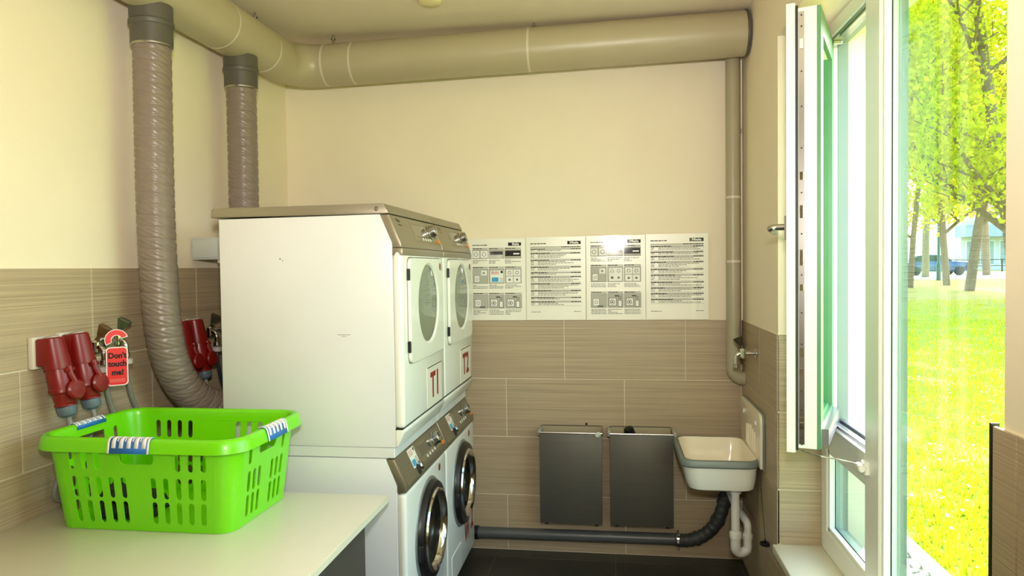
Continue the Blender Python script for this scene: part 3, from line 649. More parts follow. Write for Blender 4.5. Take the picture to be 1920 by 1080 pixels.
# ------------------------------------------------------------------ wall bins
def bin_(x0, x1, label):
    z0, z1, y0, y1 = .192, .645, 3.500, 3.624
    r = thing('wall_bin', ((x0+x1)/2, y1, z0), label, 'bin', 'steel bins on the back wall'); t = .004
    b = MB().rbox((x0, y0, z0), (x1, y0+t, z1-.006), .0018, 2)
    b.build('front_panel', STEEL, r)
    MB().box((x0+t, y1-t-.003, z0+.01), (x1-t, y1-t-.001, z1+.004)).build('back_plate', mat('steel_lit', 'b3a789', .45, metal=.3, var=.05), r, smooth=False)  # bin steel painted paler, for light falling on the inner back face
    MB().box((x0+.002, y0+t, z0), (x0+t, y1, z1)).box((x1-t, y0+t, z0), (x1-.002, y1, z1)).box((x0+t, y0+t, z0), (x1-t, y1, z0+.004)).box((x0+t, y1-t, z0+.004), (x1-t, y1, z1+.008)).build('shell', STEEL, r, smooth=False)
    MB().tube([(x0-.001, y0+.001, z1-.004), (x1+.001, y0+.001, z1-.004)], .0045, 10).build('front_lip', CHROME2, r)
    for s in (x0, x1): MB().tube([(s, y0+.001, z1-.004), (s, y1-.002, z1+.004)], .004, 10).build('side_lip', CHROME2, r)
    for s in (x0+.03, x1-.03): MB().lathe((s, y0+.02, z0), (0, 0, -1), [(.009, 0), (.009, .008), (.006, .01)], 12).build('foot', BLACKP, r)
    MB().box((x0+.02, y0+.012, z0+.30), (x1-.02, y1-.012, z0+.302)).build('liner', mat('bin_liner', 'c2b48c', .5, var=.15, vscale=20), r, smooth=False)
    return r
B1 = bin_(-.372, -.066, 'dark steel wall bin nearer the washing machines, with a pale bag corner')
B2 = bin_(-.028, .275, 'dark steel wall bin next to the sink, with black rubbish inside')
MB().lathe((-.085, 3.497, .633), (.3, -.4, -.2), [(.002, -.016), (.015, -.008), (.018, 0), (.010, .008), (.002, .011)], 10).build('bag_corner', mat('bag_green_white', 'c9d6c6', .4, var=.08), B1)
MB().tube(smooth_path([(.03, 3.545, .55), (.05, 3.53, .64), (.075, 3.55, .652), (.10, 3.54, .60)], 5), [.01]*6+[.018]*5+[.012]*5, 8).build('rubbish', BLACKP, B2)
for b_, x_ in ((B1, -.374), (B2, -.030), (B2, .283)):
    MB().rbox((x_-.010, 3.51, .622), (x_+.010, 3.622, .650), .007, 3).build('grip', mat('grip_grey', 'a9aaa4', .4, var=.04), b_)
MB().lathe((-.145, 3.62, .662), (0, -1, 0), [(.006, 0), (.006, .008), (0, .008)], 10).build('screw', BLACKP, B1)

# ------------------------------------------------------------------ waste pipe along the wall
wp = thing('waste_pipe', (-.2, 3.585, .1), 'dark grey waste pipe along the foot of the back wall, flexing up to the sink', 'pipe')
MB().tube([(-1.3, 3.590, .095), (.29, 3.590, .103)], .0285, 24).build('pipe', DKPIPE, wp)
MB().tube([(-.735, 3.590, .098), (-.700, 3.590, .098)], .034, 24).build('socket', BLACKP, wp)
fp = smooth_path([(.29, 3.588, .103), (.34, 3.58, .104), (.40, 3.575, .122), (.455, 3.57, .165), (.495, 3.57, .225), (.52, 3.575, .30), (.535, 3.585, .36), (.54, 3.634, .385)], 12)
MB().tube(fp, .031, 20, True, lambda i, j: 1+.05*math.sin(i*1.2)).build('flexible_sleeve', mat('rubber_sleeve', '3c3d3f', .5, var=.1), wp)
for k in (22, 46, 60): 
    d = (fp[k+1]-fp[k-1]).normalized(); MB().tube([fp[k]-d*.008, fp[k]+d*.008], .0355, 20).build('sleeve_ring', mat('rubber_sleeve', '3c3d3f'), wp)
cl = MB().tube([(.293, 3.589, .103), (.308, 3.588, .103)], .0335, 24).rbox((.292, 3.545, .135), (.309, 3.575, .146), .002, 1)
cl.build('pipe_clamp', CHROME, wp)
MB().tube([(.3, 3.575, .14), (.3, 3.575, .155)], .004, 8).tube([(.300, 3.57, .07), (.302, 3.565, .055)], .006, 8).build('clamp_screw', CHROME2, wp)

# ------------------------------------------------------------------ sink
sk = thing('utility_sink', (.45, 3.31, .47), 'white enamel utility sink with grey rim and fluted splashback on the right wall', 'sink')
sx0, sx1, sy0, sy1, sz = .272, .602, 3.085, 3.555, .630
def loop(x0, y0, x1, y1, r, z, n=6): return [(a, b, z) for a, b in rrect(x0, y0, x1, y1, r, n)]
def loft(mb, loops, close_last=True):
    k = len(mb.v); n = len(loops[0])
    for l in loops: mb.v += l
    for i in range(len(loops)-1): mb.f += [(k+i*n+j, k+i*n+(j+1) % n, k+(i+1)*n+(j+1) % n, k+(i+1)*n+j) for j in range(n)]
    if close_last: mb.f.append(tuple(k+(len(loops)-1)*n+j for j in range(n)))
    return mb
b = MB(); e = lambda i, z, r: loop(sx0+i, sy0+i, sx1-i*.4, sy1-i, r, z)
loft(b, [e(.022, sz-.001, .05), e(.028, sz-.012, .05), e(.036, sz-.07, .05), e(.05, sz-.115, .055), e(.085, sz-.135, .06), e(.12, sz-.138, .05)])
b.build('inner_basin', mat('enamel_cream', 'efe6d2', .22, var=.02, coat=.4), sk)
b = MB(); loft(b, [e(.012, sz-.028, .055), e(.018, sz-.05, .055), e(.026, sz-.10, .055), e(.040, sz-.135, .055), e(.075, sz-.150, .06), e(.12, sz-.152, .05)])
b.build('outer_basin', mat('enamel_white', 'f1f1ea', .22, var=.01, coat=.4), sk)
b = MB(); loft(b, [e(.022, sz-.004, .05), e(.016, sz, .055), e(.004, sz-.002, .06), e(0, sz-.010, .06), e(0, sz-.026, .06), e(.006, sz-.033, .058), e(.016, sz-.032, .055)], False)
b.build('rim', RIM, sk)
spl = [(sy0-.005, sz-.03), (sy1-.0, sz-.03), (sy1-.0, .800)]+arc(sy1-.03, .800, .03, 0, math.pi/2, 5)[1:]+[(sy0+.04, .830)]+arc(sy0+.035, .790, .04, math.pi/2, math.pi, 5)[1:]
MB().prismX(spl, .594, .6145, .005, 3).build('splashback', mat('enamel_cream', 'efe6d2'), sk)
n_ = len(spl); sc_ = [((a-3.32)*1.022+3.32, (z-.71)*1.03+.71) for a, z in spl]
MB().prismX(sc_, .604, .6146, .003, 2).build('splashback_edge', RIM, sk)
for i in range(5): MB().tube([(.5945, 3.19+.045*i, .648), (.5945, 3.19+.045*i, .745-.006*abs(i-2))], .0065, 8).build('flute', mat('enamel_cream', 'efe6d2'), sk)
for y_ in (3.17, 3.45): MB().lathe((.594, y_, .775), (-1, 0, 0), [(.011, 0), (.010, .004), (0, .006)], 14, close=False).build('bolt_cap', PVC, sk)
MB().lathe((.43, 3.31, sz-.1375), (0, 0, 1), [(.03, 0), (.028, .002), (.012, .0005), (0, .0005)], 20, close=False).build('drain', CHROME, sk)
tr = thing('siphon_trap', (.515, 3.20, .17), 'white plastic siphon trap hanging below the sink', 'trap')
tx, ty = .517, 3.225
MB().lathe((tx, ty, .455), (0, 0, 1), [(.019, 0), (.025, .001), (.025, .014), (.019, .02)], 20).build('flange', PVC, tr)
MB().tube([(tx, ty, .458), (tx, ty, .25)], .0185, 20).build('tailpiece', PVC, tr)
MB().lathe((tx, ty, .255), (0, 0, 1), [(.020, 0), (.0255, .003), (.0255, .026), (.0215, .032), (.0185, .034)], 20).build('slip_nut', PVC, tr)
u_ = [(tx, ty, .26)]+[(tx+.0275-.0275*math.cos(a), ty+.02*math.sin(a*.5), .215-.0275*math.sin(a)) for a in [math.pi*i/12 for i in range(13)]]+[(tx+.055, ty+.025, .275)]
MB().tube(u_, [.0215]*2+[.0215]*10+[.019]*3, 20).build('trap_bend', PVC, tr)
MB().tube(smooth_path([(tx+.055, ty+.025, .25), (tx+.056, ty+.026, .305), (tx+.048, ty+.06, .325), (tx+.03, ty+.20, .34), (.54, 3.60, .372)], 8), .0165, 16).build('outlet_arm', PVC, tr)
MB().lathe((tx+.055, ty+.025, .245), (0, 0, 1), [(.02, 0), (.0225, .003), (.0225, .02), (.018, .024)], 18).build('slip_nut', PVC, tr)
ch = thing('sink_plug', (.597, 3.0, .32), 'black rubber plug on a bead chain below the sink edge', 'plug')
MB().lathe((.600, 3.012, .308), (0, 0, 1), [(.015, 0), (.021, .004), (.022, .012), (.019, .014), (.004, .014), (.004, .024)], 18).build('stopper', BLACKP, ch)
cb = MB()
for i in range(40): cb.lathe((.600-.0002*i, 3.012+.0018*i, .333+.0068*i), (0, 0, 1), [(.0008, 0), (.0024, .0016), (.0024, .0036), (.0008, .0052)], 6)
cb.build('bead_chain', mat('chain_dark', '5c554a', .35, metal=.7, var=.1), ch)
def wall_tap(c, d, label, hcol, spout_down=.05, name='water_tap', group=None, hd=None):
    """c: wall point, d: unit vector out of the wall"""
    c, d = Vector(c), Vector(d); t = thing(name, tuple(c), label, 'tap', group); sd = d.cross(Vector((0, 0, 1)))
    MB().lathe(c, d, [(.026, 0), (.026, .003), (.018, .007), (.011, .008)], 20).build('flange', CHROME, t)
    MB().tube([c, c+d*.075], .0095, 14).lathe(c+d*.055, (0, 0, 1), [(.010, -.022), (.0145, -.016), (.0145, .016), (.010, .022)], 16).build('valve_body', CHROME, t)
    p = c+d*.072
    MB().tube(smooth_path([p-d*.015, p+Vector((0, 0, -.002)), p+d*.012+Vector((0, 0, -.016)), p+d*.013+Vector((0, 0, -spout_down))], 6), .0095, 14).build('spout', CHROME, t)
    MB().lathe(p+d*.013+Vector((0, 0, -spout_down-.012)), (0, 0, 1), [(.0135, 0), (.0135, .014), (.010, .016)], 16).build('outlet_nut', CHROME2, t)
    h = c+d*.055+Vector((0, 0, .018)); hd = Vector(hd or (d*.5+Vector((0, 0, .8)))).normalized()
    MB().tube([h, h+hd*.022], .006, 10).lathe(h+hd*.018, hd, [(.007, 0), (.011, .006), (.022, .030), (.024, .036), (.020, .040), (0, .041)], 6, close=False).build('handle', hcol, t)
    return t
OLIVE = mat('tap_handle_olive', '59614c', .3, metal=.4, var=.06); BROWN = mat('tap_handle_brown', '5e4423', .35, var=.1)
DKH = mat('tap_handle_dark', '4b4438', .35, metal=.3, var=.08)
wall_tap((XR-.001, 3.267, 1.064), (-1, 0, 0), 'chrome wall tap with a dark handle above the sink', DKH, .05, hd=(-.35, .1, .8))
# ------------------------------------------------------------------ sockets, plugs and taps on the left wall
def red_socket(y, z, label):
    r = thing('power_plug', (XL, y, z-.2), label, 'plug', 'red power plugs on the left wall')
    MB().rbox((XL, y-.042, z-.092), (XL+.018, y+.030, z+.004), .004, 2).build('wall_plate', mat('plate_grey', 'd8d4c4', .4, var=.03), r)
    s = MB()
    ax = Vector((.12, .085, -.989)).normalized(); o_ = Vector((XL+.046, y, z-.004)); bx_ = Vector((.993, 0, .12))
    def el(t, a, b_): return [tuple(o_+ax*t+bx_*(a*math.cos(q))+Vector((0, b_*math.sin(q), 0))) for q in [2*math.pi*i/24 for i in range(24)]]
    loft(s, [el(-.004, .026, .028), el(0, .030, .032), el(.085, .036, .040), el(.092, .036, .040)]); s.f.append(tuple(range(24))[::-1])
    s.rbox((XL+.017, y-.034, z-.085), (XL+.05, y+.034, z-.002), .006, 2); sc2 = s.build('socket', REDP, r)
    MB().lathe(o_+ax*-.004, -ax, [(.020, 0), (.020, .004), (.015, .006), (0, .006)], 20, close=False).build('top_cap', mat('cap_grey', 'b9b6ae', .4, var=.04), sc2)
    for q in (-.025, .025): MB().lathe((XL+.018, y+q, z-.078), (1, -.2, 0), [(.004, 0), (.003, .003)], 10).build('screw', CHROME2, sc2)
    p = MB(); loft(p, [el(.088, .031, .034), el(.10, .034, .037), el(.150, .034, .037), el(.154, .036, .040), el(.164, .036, .040), el(.167, .030, .033), el(.197, .026, .029), el(.201, .029, .032), el(.206, .029, .032), el(.208, .02, .02)])
    pl = p.build('plug', REDP, r)
    MB().lathe(o_+ax*.206, ax, [(.027, 0), (.029, .006), (.026, .026), (.016, .034)], 22).build('gland', BLUEGREY, pl)
    # flap hinged on the front, hanging open over the plug
    hp = o_+ax*.098+bx_*.036; n = Vector((.93, -.10, .12)).normalized(); ctr = o_+ax*.160+bx_*.041+Vector((0, .004, 0))
    MB().lathe(ctr, n, [(.029, -.006), (.031, -.003), (.031, .004), (.026, .009), (0, .011)], 28, close=False).build('socket_flap', REDP, sc2)
    MB().tube([hp-ax*.012, hp+ax*.012, ctr-Vector((0, 0, -.02))], [.009, .010, .008], 10).tube([hp+Vector((0, -.016, 0)), hp+Vector((0, .016, 0))], .007, 10).build('hinge', REDP, sc2)
    e_ = o_+ax*.236
    MB().tube(smooth_path([e_, e_+ax*.04, (e_.x-.012, e_.y+.008, e_.z-.07), (XL+.05, e_.y+.012, e_.z-.13), (XL+.02, y+.02, .78), (XL+.016, y+.10, .745), (XL+.014, y+.35 if y < 2.3 else y+.2, .742)], 8), .0075, 10).build('cable', CABLE, r)
    return r
red_socket(1.930, 1.262, 'red power plug on a pale wall plate, nearest the table front')
red_socket(2.033, 1.266, 'red power plug beside the red hanging tag')
red_socket(2.575, 1.262, 'dark red power plug partly hidden by the grey hose')
red_socket(2.668, 1.262, 'dark red power plug between the hose and the dryer')
def tap_left(y, z, label, hc, hd, hosecol, ring_col=True, rad=.009):
    t = wall_tap((XL+.001, y, z), (1, 0, 0), label, hc, .045, group='washer taps on the left wall', hd=hd)
    p = Vector((XL+.086, y, z-.055))
    MB().lathe(p+Vector((0, 0, -.028)), (0, 0, 1), [(.016, 0), (.021, .003), (.021, .018), (.014, .022)], 16).build('hose_coupling', mat('coupling_grey', 'b5b3ac', .4, var=.05), t)
    MB().tube(smooth_path([p+Vector((0, 0, -.02)), p+Vector((0.002, .002, -.08)), p+Vector((.006, .03, -.17)), p+Vector((.02, .09, -.27)), p+Vector((.03, .2, -.5))], 8), rad, 12).build('supply_hose', hosecol, t)
    return t
HG = mat('braided_grey', '77746c', .5, var=.2, vscale=200); HBL = mat('hose_blue_black', '2b3440', .4, var=.1)
tap_left(2.098, 1.215, 'chrome tap with brown handle beside the red power plug', BROWN, (.5, .25, .8), HG)
tap_left(2.200, 1.228, 'chrome tap with olive cone handle behind the red tag', OLIVE, (.45, .15, .85), HG)
tap_left(2.76, 1.205, 'dark tap with grey coupling left of the dryer, by the hose', DKH, (.45, .2, .85), HBL, rad=.007)
tap_left(2.87, 1.205, 'dark tap half hidden by the dryer side edge', DKH, (.45, .2, .85), HBL, rad=.007)
# red tag
tn = Vector((.66, -.75, .02)).normalized(); tu = Vector((0, 0, 1)).cross(tn).normalized(); tv = tn.cross(tu)
tc = Vector((-1.585, 2.100, 1.153))
ht = thing('hanging_tag', tuple(tc-tv*.06), 'red plastic tag reading Don\'t touch me! hooked on a tap', 'tag')
def tagpoly(mb, pts, h0, h1):
    n = len(pts); mb.add([tc+tu*a+tv*b+tn*h for h in (h0, h1) for a, b in pts], [tuple(range(n))[::-1], tuple(range(n, 2*n))]+[(i, (i+1) % n, n+(i+1) % n, n+i) for i in range(n)]); return mb
hook = arc(.0, .085, .032, math.radians(20), math.radians(205), 14)+arc(.0, .085, .016, math.radians(205), math.radians(20), 14)
def grow(pts, cx, cy, k): return [(cx+(a-cx)*k, cy+(b-cy)*k) for a, b in pts]
tagpoly(MB(), rrect(-.031, -.062, .031, .062, .012, 5), -.001, .001).build('card', mat('tag_white', 'f3ece6', .35, var=.01), ht)
tagpoly(MB(), rrect(-.028, -.059, .028, .059, .010, 5), .001, .0018).build('red_face', mat('tag_red', 'e0201b', .32, var=.02), ht)
hk0 = arc(.0, .085, .034, math.radians(15), math.radians(210), 14)+arc(.0, .085, .014, math.radians(210), math.radians(15), 14)
tagpoly(MB(), hk0, -.001, .001).build('hook', mat('tag_white', 'f3ece6'), ht); tagpoly(MB(), hook, .001, .0018).build('hook_face', mat('tag_red', 'e0201b'), ht)
t = MB()
for s_, b in (("Don't", .034), ('touch', .008), ('me!', -.020)): put_text(t, s_, .0245, tc+tv*b+tn*.0022+tu*.001, tu, tv, .92, .0011)
t.build('lettering', INK, ht, smooth=False)
t = MB()
for k in range(3): quad(t, tc+tu*-.022+tv*(-.050+.004*k)+tn*.0022, tu*.044, tv*.0012)
t.build('fine_print', mat('tag_pink', 'eb8a80', .4, var=.02), ht, smooth=False)
# grey box on the wall behind the dryers
bx2 = thing('junction_box', (XL, 2.80, 1.5), 'pale grey electrical box on the wall just left of the dryer', 'box')
MB().rbox((XL, 2.735, 1.502), (XL+.135, 2.93, 1.592), .004, 2).build('housing', mat('box_grey', 'c4c9c2', .45, var=.03), bx2)
MB().rbox((XL+.003, 2.731, 1.510), (XL+.115, 2.736, 1.584), .003, 2).build('cover', mat('box_grey', 'c4c9c2'), bx2)
MB().tube([(XL+.11, 2.76, 1.503), (XL+.11, 2.76, 1.488)], .011, 14).build('gland', PVC, bx2)

# ------------------------------------------------------------------ table
tb = thing('work_table', (-1.2, 1.6, 0), 'white laminate table with dark support panel in front of the machines', 'table')
TY0, TY1, TX1, TZ = .55, 2.208, -.724, .728
MB().rbox((XL+.002, TY0, TZ-.022), (TX1, TY1, TZ), .0015, 2).build('tabletop', TABLEM, tb)
MB().box((TX1+.0002, TY0+.001, TZ-.0205), (TX1+.0012, TY1-.001, TZ-.0015)).build('edge_band', TEDGE, tb, smooth=False)
MB().rbox((XL+.05, TY1-.075, .004), (-.785, TY1-.055, TZ-.0225), .001, 1).build('end_panel', TPANEL, tb)
MB().rbox((XL+.05, TY0+.03, .004), (-.785, TY0+.05, TZ-.0225), .001, 1).build('end_panel', TPANEL, tb)
MB().rbox((-.800, TY0+.05, .004), (-.785, TY1-.075, TZ-.0225), .001, 1).build('front_panel', TPANEL, tb)

# ------------------------------------------------------------------ laundry basket
bk = thing('laundry_basket', (-1.318, 2.008, TZ), 'bright green slotted plastic laundry basket with blue striped grips on the table', 'basket')
BX, BY, BZ0, BH = -1.316, 2.006, TZ+.001, .248
def dims(v): return (.262+.030*v, .176+.024*v, .045+.012*v)     # half width, half depth, corner radius
def bpt(side, u, v):
    w_, d_, r_ = dims(v); z = BZ0+BH*v
    fw, fd = w_-r_, d_-r_
    return {0: (BX+u*fw, BY-d_, z), 1: (BX+w_, BY+u*fd, z), 2: (BX-u*fw, BY+d_, z), 3: (BX-w_, BY-u*fd, z)}[side]
def capsule(u, v0, v1, hu, hv, lean=0.):
    out = []
    for i in range(7): a = math.pi*i/6; out.append((u+hu*math.cos(a)+lean, v1-hv+hv*math.sin(a)))
    for i in range(7): a = math.pi+math.pi*i/6; out.append((u+hu*math.cos(a), v0+hv+hv*math.sin(a)))
    return out
bb = MB()
for side in range(4):
    long_ = side in (0, 2); half = (.235 if long_ else .142); hu = .0085/half; hv = .0085/BH
    holes = []
    cs = [.20+.165*k for k in range(5)] if long_ else [.28+.22*k for k in range(3)]
    for s in (-1, 1):
        for c in cs:
            holes += [capsule(s*c, .085, .345, hu, hv), capsule(s*c, .375, .625, hu, hv)]
        for c in ((cs[1:] if side == 2 else cs[2:]) if long_ else cs[2:]): holes.append(capsule(s*c, .70, .93, hu, hv))
    gw = .052/half
    if side != 2: holes.append([(a*gw, .775+b) for a, b in [(-1, .155), (-1, .05), (-.95, .02), (-.8, 0), (.8, 0), (.95, .02), (1, .05), (1, .155)]])
    v, f = fill2d([(-1, 0), (1, 0), (1, 1), (-1, 1)], holes)
    bb.add([bpt(side, p[0], p[1]) for p in v], f)
    # corner after this side
    N = 8; a0 = [-math.pi/2, 0, math.pi/2, math.pi][side]; vs_ = []
    sgn = [(1, -1), (1, 1), (-1, 1), (-1, -1)][side]
    for v_ in (0., .25, .5, .75, 1.):
        w_, d_, r_ = dims(v_)
        for i in range(N+1):
            a = a0+math.pi/2*i/N; vs_.append((BX+sgn[0]*(w_-r_)+r_*math.cos(a), BY+sgn[1]*(d_-r_)+r_*math.sin(a), BZ0+BH*v_))
    bb.add(vs_, [(r*(N+1)+i, r*(N+1)+i+1, (r+1)*(N+1)+i+1, (r+1)*(N+1)+i) for r in range(4) for i in range(N)])
w_, d_, r_ = dims(0)
bot = rrect(BX-w_, BY-d_, BX+w_, BY+d_, r_, 8); bb.add([(a, b, BZ0+.001) for a, b in bot], [tuple(range(len(bot)))])
bo = bb.build('body', GREEN, bk, angle=30)
md = bo.modifiers.new('solid', 'SOLIDIFY'); md.thickness = .0032; md.offset = 0
es = bo.modifiers.new('split', 'EDGE_SPLIT'); es.split_angle = math.radians(30)
# rim: profile swept round the top
w_, d_, r_ = dims(1); zt = BZ0+BH
prof_ = [(-.002, -.012), (-.002, .012), (.002, .0185), (.010, .0215), (.018, .0195), (.0225, .013), (.0265, -.004), (.029, -.016), (.027, -.0175), (.022, -.002), (.018, .009), (.010, .016), (.004, .013), (.0025, -.012)]
lp = [rrect(BX-w_-a, BY-d_-a, BX+w_+a, BY+d_+a, r_+a, 8) for a, h in prof_]
rm = MB(); n = len(lp[0]); k = len(prof_)
for (a, h), l in zip(prof_, lp): rm.v += [(x, y, zt+h) for x, y in l]
rm.f += [(i*n+j, i*n+(j+1) % n, ((i+1) % k)*n+(j+1) % n, ((i+1) % k)*n+j) for i in range(k) for j in range(n)]
rm.build('rim', GREEN, bk, angle=60)
# grips wrap the rim on three sides
gp = [(-.004, .004), (-.0025, .015), (.002, .0205), (.010, .0238), (.019, .0218), (.0245, .0145), (.0285, -.003), (.0312, -.017)]
def grip_pt(side, s, a, h):
    return {0: (BX+s, BY-d_-a, zt+h), 1: (BX+w_+a, BY+s, zt+h), 3: (BX-w_-a, BY-s, zt+h)}[side]
for side in (0, 1, 3):
    hl = .062; gm = MB(); n_ = len(gp)
    gm.add([grip_pt(side, s, a, h) for s in (-hl, hl) for a, h in gp], [(i, i+1, n_+i+1, n_+i) for i in range(n_-1)])
    go = gm.build('grip', GRIPB, bk); mm = go.modifiers.new('s', 'SOLIDIFY'); mm.thickness = .0012; mm.offset = 0
    wm = MB()
    def strip(s0, s1, i0, i1, lift=.0012):
        q = [(a+(.0009 if i > 3 else 0)+lift*.4, h+lift*(1 if i < 6 else .6)) for i, (a, h) in enumerate(gp)][i0:i1+1]; m_ = len(q)
        wm.add([grip_pt(side, s, a, h) for s in (s0, s1) for a, h in q], [(i, i+1, m_+i+1, m_+i) for i in range(m_-1)])
    strip(-hl, -hl+.006, 0, 7); strip(hl-.006, hl, 0, 7)
    for i in range(5):
        c = -hl+.0185+.0225*i; strip(c-.006, c+.006, 1, 6); 
        if i < 4: strip(c+.0095, c+.0130, 0, 5)
    wo = wm.build('grip_stripes', GRIPW, go); mm = wo.modifiers.new('s', 'SOLIDIFY'); mm.thickness = .0012; mm.offset = 0
# dark laundry in the basket
def lump(name, c, s, seed, label):
    bm = bmesh.new(); bmesh.ops.create_icosphere(bm, subdivisions=5, radius=1)
    for v in bm.verts:
        p = v.co.copy(); q = noise.fractal(p*1.6+Vector((seed, 0, 0)), .9, 2.1, 5)*.28+abs(noise.noise(p*4.5+Vector((0, seed, 0))))*.16
        p *= 1+q; p.z = max(p.z, -.62); v.co = (c[0]+p.x*s[0], c[1]+p.y*s[1], c[2]+(p.z+.62)*s[2])
    o = MB().bm(bm).build(name, CLOTH, None, angle=60); return tag(o, label, 'clothing', 'laundry in the basket')
lump('laundry', (-1.47, 1.935, TZ+.004), (.055, .055, .055), 1.3, 'crumpled black garment in the left front corner of the green basket')
lump('laundry', (-1.395, 1.955, TZ+.004), (.052, .060, .040), 4.1, 'crumpled dark garment lying flatter, toward the middle of the green basket')
# ------------------------------------------------------------------ outside
def gz(y): return -.02+max(0., y-9.0)*.0165
def at(px, py, d): return Vector((0, 0, CAM_H))+(CR*((px-960)/FPX)+CU*((540-py)/FPX)+CF)*d
def ground_at(px, d):
    p = at(px, 500, d); return Vector((p.x, p.y, gz(p.y)))
LAWN = bpy.data.materials.new('lawn'); LAWN.use_nodes = True
n = LAWN.node_tree; b = n.nodes['Principled BSDF']; b.inputs['Roughness'].default_value = .9; b.inputs['Specular IOR Level'].default_value = .1
ge = n.nodes.new('ShaderNodeNewGeometry'); n1 = n.nodes.new('ShaderNodeTexNoise'); n1.inputs['Scale'].default_value = 1.3; n1.inputs['Detail'].default_value = 8
n2 = n.nodes.new('ShaderNodeTexNoise'); n2.inputs['Scale'].default_value = 22; n2.inputs['Detail'].default_value = 6
n.links.new(ge.outputs['Position'], n1.inputs['Vector']); n.links.new(ge.outputs['Position'], n2.inputs['Vector'])
r1 = n.nodes.new('ShaderNodeValToRGB'); r1.color_ramp.elements[0].position = .3; r1.color_ramp.elements[0].color = lin('55700e'); r1.color_ramp.elements[1].position = .7; r1.color_ramp.elements[1].color = lin('9fae22')
n.links.new(n2.outputs['Fac'], r1.inputs[0])
mx = n.nodes.new('ShaderNodeMixRGB'); mx.inputs[2].default_value = lin('b3a860')
r2 = n.nodes.new('ShaderNodeValToRGB'); r2.color_ramp.elements[0].position = .5; r2.color_ramp.elements[1].position = .75
n.links.new(n1.outputs['Fac'], r2.inputs[0]); n.links.new(r2.outputs[0], mx.inputs[0]); n.links.new(r1.outputs[0], mx.inputs[1]); sx = n.nodes.new('ShaderNodeSeparateXYZ'); n.links.new(ge.outputs['Position'], sx.inputs[0])
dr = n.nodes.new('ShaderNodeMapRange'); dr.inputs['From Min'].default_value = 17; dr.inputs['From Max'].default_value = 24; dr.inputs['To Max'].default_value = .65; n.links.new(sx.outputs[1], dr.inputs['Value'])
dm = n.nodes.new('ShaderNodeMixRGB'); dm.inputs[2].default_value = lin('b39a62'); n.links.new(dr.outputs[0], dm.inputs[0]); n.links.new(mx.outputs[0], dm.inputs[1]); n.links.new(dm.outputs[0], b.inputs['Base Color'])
xs = [1.55, 2, 3, 4, 6, 8, 11, 15, 20, 30, 45, 70]; ys = [-30, -15, -6, -2, 0, 2, 4, 6, 8, 9, 11, 13, 16, 20, 25, 30, 36, 42]
mb = MB(); mb.add([(x, y, gz(y)+.05*noise.noise(Vector((x*.4, y*.4, 0)))*(1 if x > 2 else 0)) for y in ys for x in xs], [(j*len(xs)+i, j*len(xs)+i+1, (j+1)*len(xs)+i+1, (j+1)*len(xs)+i) for j in range(len(ys)-1) for i in range(len(xs)-1)])
tag(mb.build('lawn', LAWN), 'sunlit yellow green lawn outside the window', 'lawn', kind='stuff')
GR = mat('gravel', 'b9b7ae', .9, var=.5, vscale=60, bump=.5, bscale=60)
tag(MB().box((XO, -30, -.3), (1.47, 42, -.035)).build('gravel_bed', GR, None, smooth=False), 'strip of grey gravel between the house wall and the lawn', 'gravel', kind='stuff')
st = MB(); rg = random.Random(5)
for i in range(1500):
    x, y, s = rg.uniform(1.02, 1.46), rg.uniform(2.4, 6.5), rg.uniform(.012, .03)
    bm = bmesh.new(); bmesh.ops.create_icosphere(bm, subdivisions=1, radius=s)
    for v in bm.verts: v.co = (x+v.co.x*rg.uniform(.8, 1.2), y+v.co.y*rg.uniform(.8, 1.2), -.03+v.co.z*.7)
    st.bm(bm)
tag(st.build('pebbles', mat('pebbles', 'a5a49e', .8, var=.6, vscale=25), None), 'loose grey pebbles along the house wall', 'pebbles', kind='stuff')
KB = mat('kerb_concrete', 'd8d5cc', .8, var=.06, vscale=20)
tag(MB().rbox((1.472, -6, -.2), (1.528, 30, .012), .006, 2).build('kerb', KB), 'pale concrete kerb edging the lawn outside the window', 'kerb')
# grass blades and daisies close to the window
GB = leaf_mat('grass_blade', 'a7b71c', 'd6cf2c', .45)
gb = MB(); rg = random.Random(11)
for i in range(36000):
    y = 2.6+(rg.random()**1.7)*22; x = 1.56+rg.random()*max(.4, (.62*y-1.0)); h = rg.uniform(.03, .085); wd = rg.uniform(.003, .007)*(1+y*.08); a = rg.uniform(0, 6.28)
    dx, dy = math.cos(a), math.sin(a); lx, ly = rg.uniform(-.03, .03), rg.uniform(-.03, .03); z = gz(y)
    k = len(gb.v); gb.v += [(x-dx*wd, y-dy*wd, z), (x+dx*wd, y+dy*wd, z), (x+lx, y+ly, z+h)]; gb.f.append((k, k+1, k+2))
tag(gb.build('grass', GB, None, smooth=False), 'short grass blades on the lawn near the window', 'grass', kind='stuff')
dz = MB()
for i in range(900):
    y = 2.8+rg.random()*9; x = 1.6+rg.random()*(.6*y); r = rg.uniform(.006, .012); z = gz(y)+rg.uniform(.05, .1); tl = rg.uniform(-.5, .5)
    k = len(dz.v); dz.v += [(x+r*math.cos(q), y+r*math.sin(q), z+r*tl*math.sin(q)) for q in [1.0472*j for j in range(6)]]; dz.f.append(tuple(range(k, k+6)))
tag(dz.build('daisies', mat('daisy_white', 'f6f4ea', .8, var=.02), None, smooth=False), 'small white daisies dotted over the lawn', 'flowers', kind='stuff')
BARK = mat('bark', '85705a', .9, var=.3, vscale=12, bump=.6, bscale=30)
LEAF = [leaf_mat('leaf_yellow', 'b8bc14', 'f2e634', .64), leaf_mat('leaf_green', 'a6b41a', 'e2de30', .64), leaf_mat('leaf_lime', 'bcc01a', 'f2e63a', .65)]
